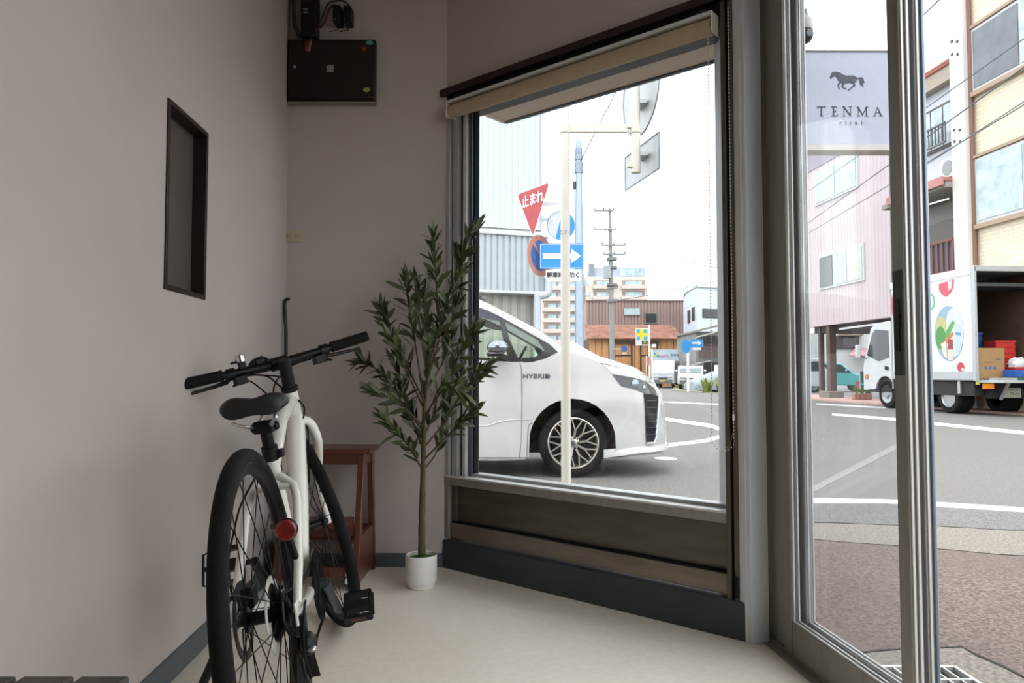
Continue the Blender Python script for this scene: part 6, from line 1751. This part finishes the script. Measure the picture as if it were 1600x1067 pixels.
twheel(ry, .10, -1, True); twheel(ry, BWd - .10, 1, True); twheel(wy, .10, -1); twheel(wy, BWd - .15, 1)
MB().box(.02, .25, ry - .52, ry - .44, .50, .86).build('mud_flap', TGR, tk_); 
MB().box(.05, .30, wy - .62, wy - .50, .35, .85).build('side_step', CHS, tk_)
MB().box(.14, .40, -.04, .0, .62, .74).build('tail_lamp', mat('amber_lamp_lit', 'ff9a28', .3, emit=.6), tk_, .01); MB().box(.40, .55, -.04, .0, .62, .74).build('tail_lamp', mat('red_lamp', '7a1d1d', .3), tk_, .01)
MB().tube([(.05, .02, .72), (.05, .02, .82)], .045, 8).build('side_marker', mat('marker_yellow', 'c8c850', .5), tk_)
pl_ = MB().box(.62, 1.04, -.05, -.04, .42, .64).build('number_plate', mat('plate_pale', 'c9cabc', .5), tk_)
text('plate_lettering', '・79-43', mat('plate_green_ink', '3c5a48', .5), pl_, .11, Matrix.Translation((.83, -.0515, .50)) @ FRONT, .0005); text('plate_lettering', '名古屋 100', _m['plate_green_ink'], pl_, .06, Matrix.Translation((.83, -.0515, .598)) @ FRONT, .0005)
MB().bar((.55, -.04, .38), (.55, -.30, .78), .05, .05).build('lift_arm', TGR, tk_); MB().box(.3, BWd - .3, .0, .12, .40, .60).build('rear_bumper', CHS, tk_)
# load: each thing of its own, in the truck's frame
MT = Matrix.Translation((10.62, 16.56, ROAD)) @ Matrix.Rotation(math.radians(5.06), 4, 'Z')
def load(nm, x, y, z, label, cat, group=None, rz=0): return empty(nm, M=MT @ Matrix.Translation((x, y, z)) @ Matrix.Rotation(rz, 4, 'Z'), label=label, cat=cat, group=group)
CARD = mat('cardboard', 'b08a5e', .8, var=.06, scale=4)
cbx = load('cardboard_box', .44, .30, bz0, 'brown cardboard box with three blue drops at the truck opening', 'box')
bxx = MB().box(-.33, .33, -.22, .22, 0, .70).build('carton', CARD, cbx, .008)
INKB = mat('box_blue_ink', '2f6fb0', .6)
for i in range(3): flat(MB(), ellipse(-.14 + i * .11, .24, .030, .040, 14) , M=Matrix.Translation((0, -.2205, 0)), th=.001).build('drop_mark', INKB, bxx)
MB().box(.12, .22, -.2215, -.2205, .42, .46).build('print', mat('box_grey_ink', '7a6f63', .7), bxx); MB().box(-.18, .06, -.2215, -.2205, .36, .375).build('print', _m['box_grey_ink'], bxx)
def crate(nm, x, y, z, w_, d_, h_, m, label, group=None):
    c = load(nm, x, y, z, label, 'crate', group)
    for a in ((-w_ / 2, w_ / 2, -d_ / 2, -d_ / 2 + .02), (-w_ / 2, w_ / 2, d_ / 2 - .02, d_ / 2), (-w_ / 2, -w_ / 2 + .02, -d_ / 2, d_ / 2), (w_ / 2 - .02, w_ / 2, -d_ / 2, d_ / 2)):
        MB().box(a[0], a[1], a[2], a[3], 0, h_).build('side', m, c, .004)
    MB().box(-w_ / 2, w_ / 2, -d_ / 2, d_ / 2, 0, .02).build('bottom', m, c); 
    for zz in (.33, .66): MB().box(-w_ / 2 - .01, w_ / 2 + .01, -d_ / 2 - .012, -d_ / 2, h_ * zz - .012, h_ * zz + .012).build('rib', m, c)
    MB().box(-w_ / 2 - .015, w_ / 2 + .015, -d_ / 2 - .015, -d_ / 2 + .0, h_ - .05, h_).build('rim', m, c)
    return c
RC = mat('red_crate', 'd2392f', .5, var=.08); BC_ = mat('blue_crate', '2b5fae', .5, var=.08); NC_ = mat('navy_crate', '27405f', .5, var=.1)
crate('crate', 1.27, .85, bz0, .50, .40, .45, RC, 'lower red plastic crate in the truck behind the cardboard box')
crate('crate', 1.27, .85, bz0 + .455, .50, .40, .45, RC, 'upper red plastic crate stacked in the truck')
crate('crate', 1.66, 1.40, bz0, .24, .40, .80, NC_, 'tall narrow navy crate at the truck wall beside the stacked red crates')
crate('crate', .95, 1.45, bz0, .50, .40, .62, NC_, 'dark crate behind the cardboard box carrying the blue crate')
crate('crate', .95, 1.45, bz0 + .63, .42, .36, .50, BC_, 'bright blue crate on top of the stack inside the truck')
def tarp(nm, x, y, z, w_, d_, h_, m, label, seed):
    t = load(nm, x, y, z, label, 'tarpaulin', rz=.06); r = random.Random(seed); vs = []; n = 10
    mb = MB()
    for k in range(3):
        vs = [(-w_ / 2 + w_ * i / n + r.uniform(-.003, .003), -d_ / 2 + d_ * j / n, h_ * (k + 1) / 3 + .004 * math.sin(i * 1.7 + j + k)) for j in range(n + 1) for i in range(n + 1)]
        vb = [(a, b, h_ * k / 3) for a, b, c in vs]
        N2 = (n + 1) ** 2
        fs = [(j * (n + 1) + i, j * (n + 1) + i + 1, (j + 1) * (n + 1) + i + 1, (j + 1) * (n + 1) + i) for j in range(n) for i in range(n)]
        rim_ = [(0 * (n + 1) + i, 0 * (n + 1) + i + 1) for i in range(n)]
        fs += [(b, a, N2 + a, N2 + b) for a, b in rim_]
        fs += [((j + 1) * (n + 1), j * (n + 1), N2 + j * (n + 1), N2 + (j + 1) * (n + 1)) for j in range(n)] + [(j * (n + 1) + n, (j + 1) * (n + 1) + n, N2 + (j + 1) * (n + 1) + n, N2 + j * (n + 1) + n) for j in range(n)]
        mb.add(vs + vb, fs)
    mb.build('folded_cloth', m, t, ang=50)
tarp('folded_tarp', .98, -.30, bz0 - .04, .85, .5, .07, mat('green_tarp', '2f6b52', .6, var=.15, scale=5), 'folded green tarpaulin lying on the tail lift under the blue one', 1)
tarp('folded_tarp', 1.0, -.28, bz0 + .04, .80, .46, .15, mat('blue_tarp', '2a5fb4', .5, var=.15, scale=5), 'folded blue tarpaulin on top of the green one on the tail lift', 2)
tarp('paper_bundle', .42, -.34, bz0 - .04, .45, .4, .05, mat('grey_paper', 'b9bcbc', .8, var=.2, scale=6), 'flat grey bundle of paper on the tail lift below the cardboard box', 3)
crate('tray', 1.30, .25, bz0, .60, .40, .26, RC, 'low red tray holding a white bag at the truck opening')
wbg = load('white_bag', 1.25, .25, bz0 + .15, 'crumpled white plastic bag sitting in the low red tray', 'bag')
mb = MB(); mb.ball((0, 0, .16), (.25, .16, .17), 16, 10)
r = random.Random(4); mb.v = [(x + r.uniform(-.025, .025), y + r.uniform(-.02, .02), z + r.uniform(-.025, .025)) for x, y, z in mb.v]
mb.build('bag', mat('white_film', 'e6e8ea', .4), wbg, ang=25)
# ================================================================ overhead cables
CB_ = mat('cable_grey', '5d6a70', .6)
def wire(pts, r, label, sag=.0):
    pts = [at(*p) for p in pts]; a, b = pts[0], pts[-1]
    q = smooth(pts, 10) if len(pts) > 2 else [a.lerp(b, i / 16) - V((0, 0, sag * 4 * (i / 16) * (1 - i / 16))) for i in range(17)]
    return tag(MB().tube(q, r, 6).build('overhead_cable', CB_), label, 'cable', 'overhead cables')
wire([(1230, 322, 30), (1640, 32, 12)], .012, 'highest long overhead cable crossing the pink building and tiled building')
wire([(1230, 372, 30), (1640, 76, 12)], .015, 'second long overhead cable crossing below the highest one')
wire([(1230, 384, 30), (1640, 140, 12)], .013, 'third long overhead cable, running just above the truck side balcony')
wire([(1440, 262, 20), (1640, 133, 12)], .012, 'lower short cable close under the third long one by the tiled building')
wire([(1436, 30, 18), (1490, -22, 15)], .02, 'overhead cable cutting the sky beside the door stile')
wire([(1264, 379, 29), (1330, 376, 27), (1400, 362, 24)], .012, 'thin cable nearly level across the pink wall between its windows')
wire([(1276, 290, 29), (1312, 348, 28), (1345, 352, 27), (1385, 345, 25)], .012, 'drooping service cable across the pink wall')
wire([(957, 372, 48), (1150, 424, 36)], .02, 'overhead cable from the utility pole towards the white block house', .2)
wire([(957, 470, 48), (1150, 432, 34)], .02, 'second overhead cable from the utility pole, rising over the white block house', .1)
wire([(1040, 10, 9.0), (974, 122, 11), (907, 252, 12.95)], .008, 'thin dark cable slanting down to the clamp of the grey steel pole')
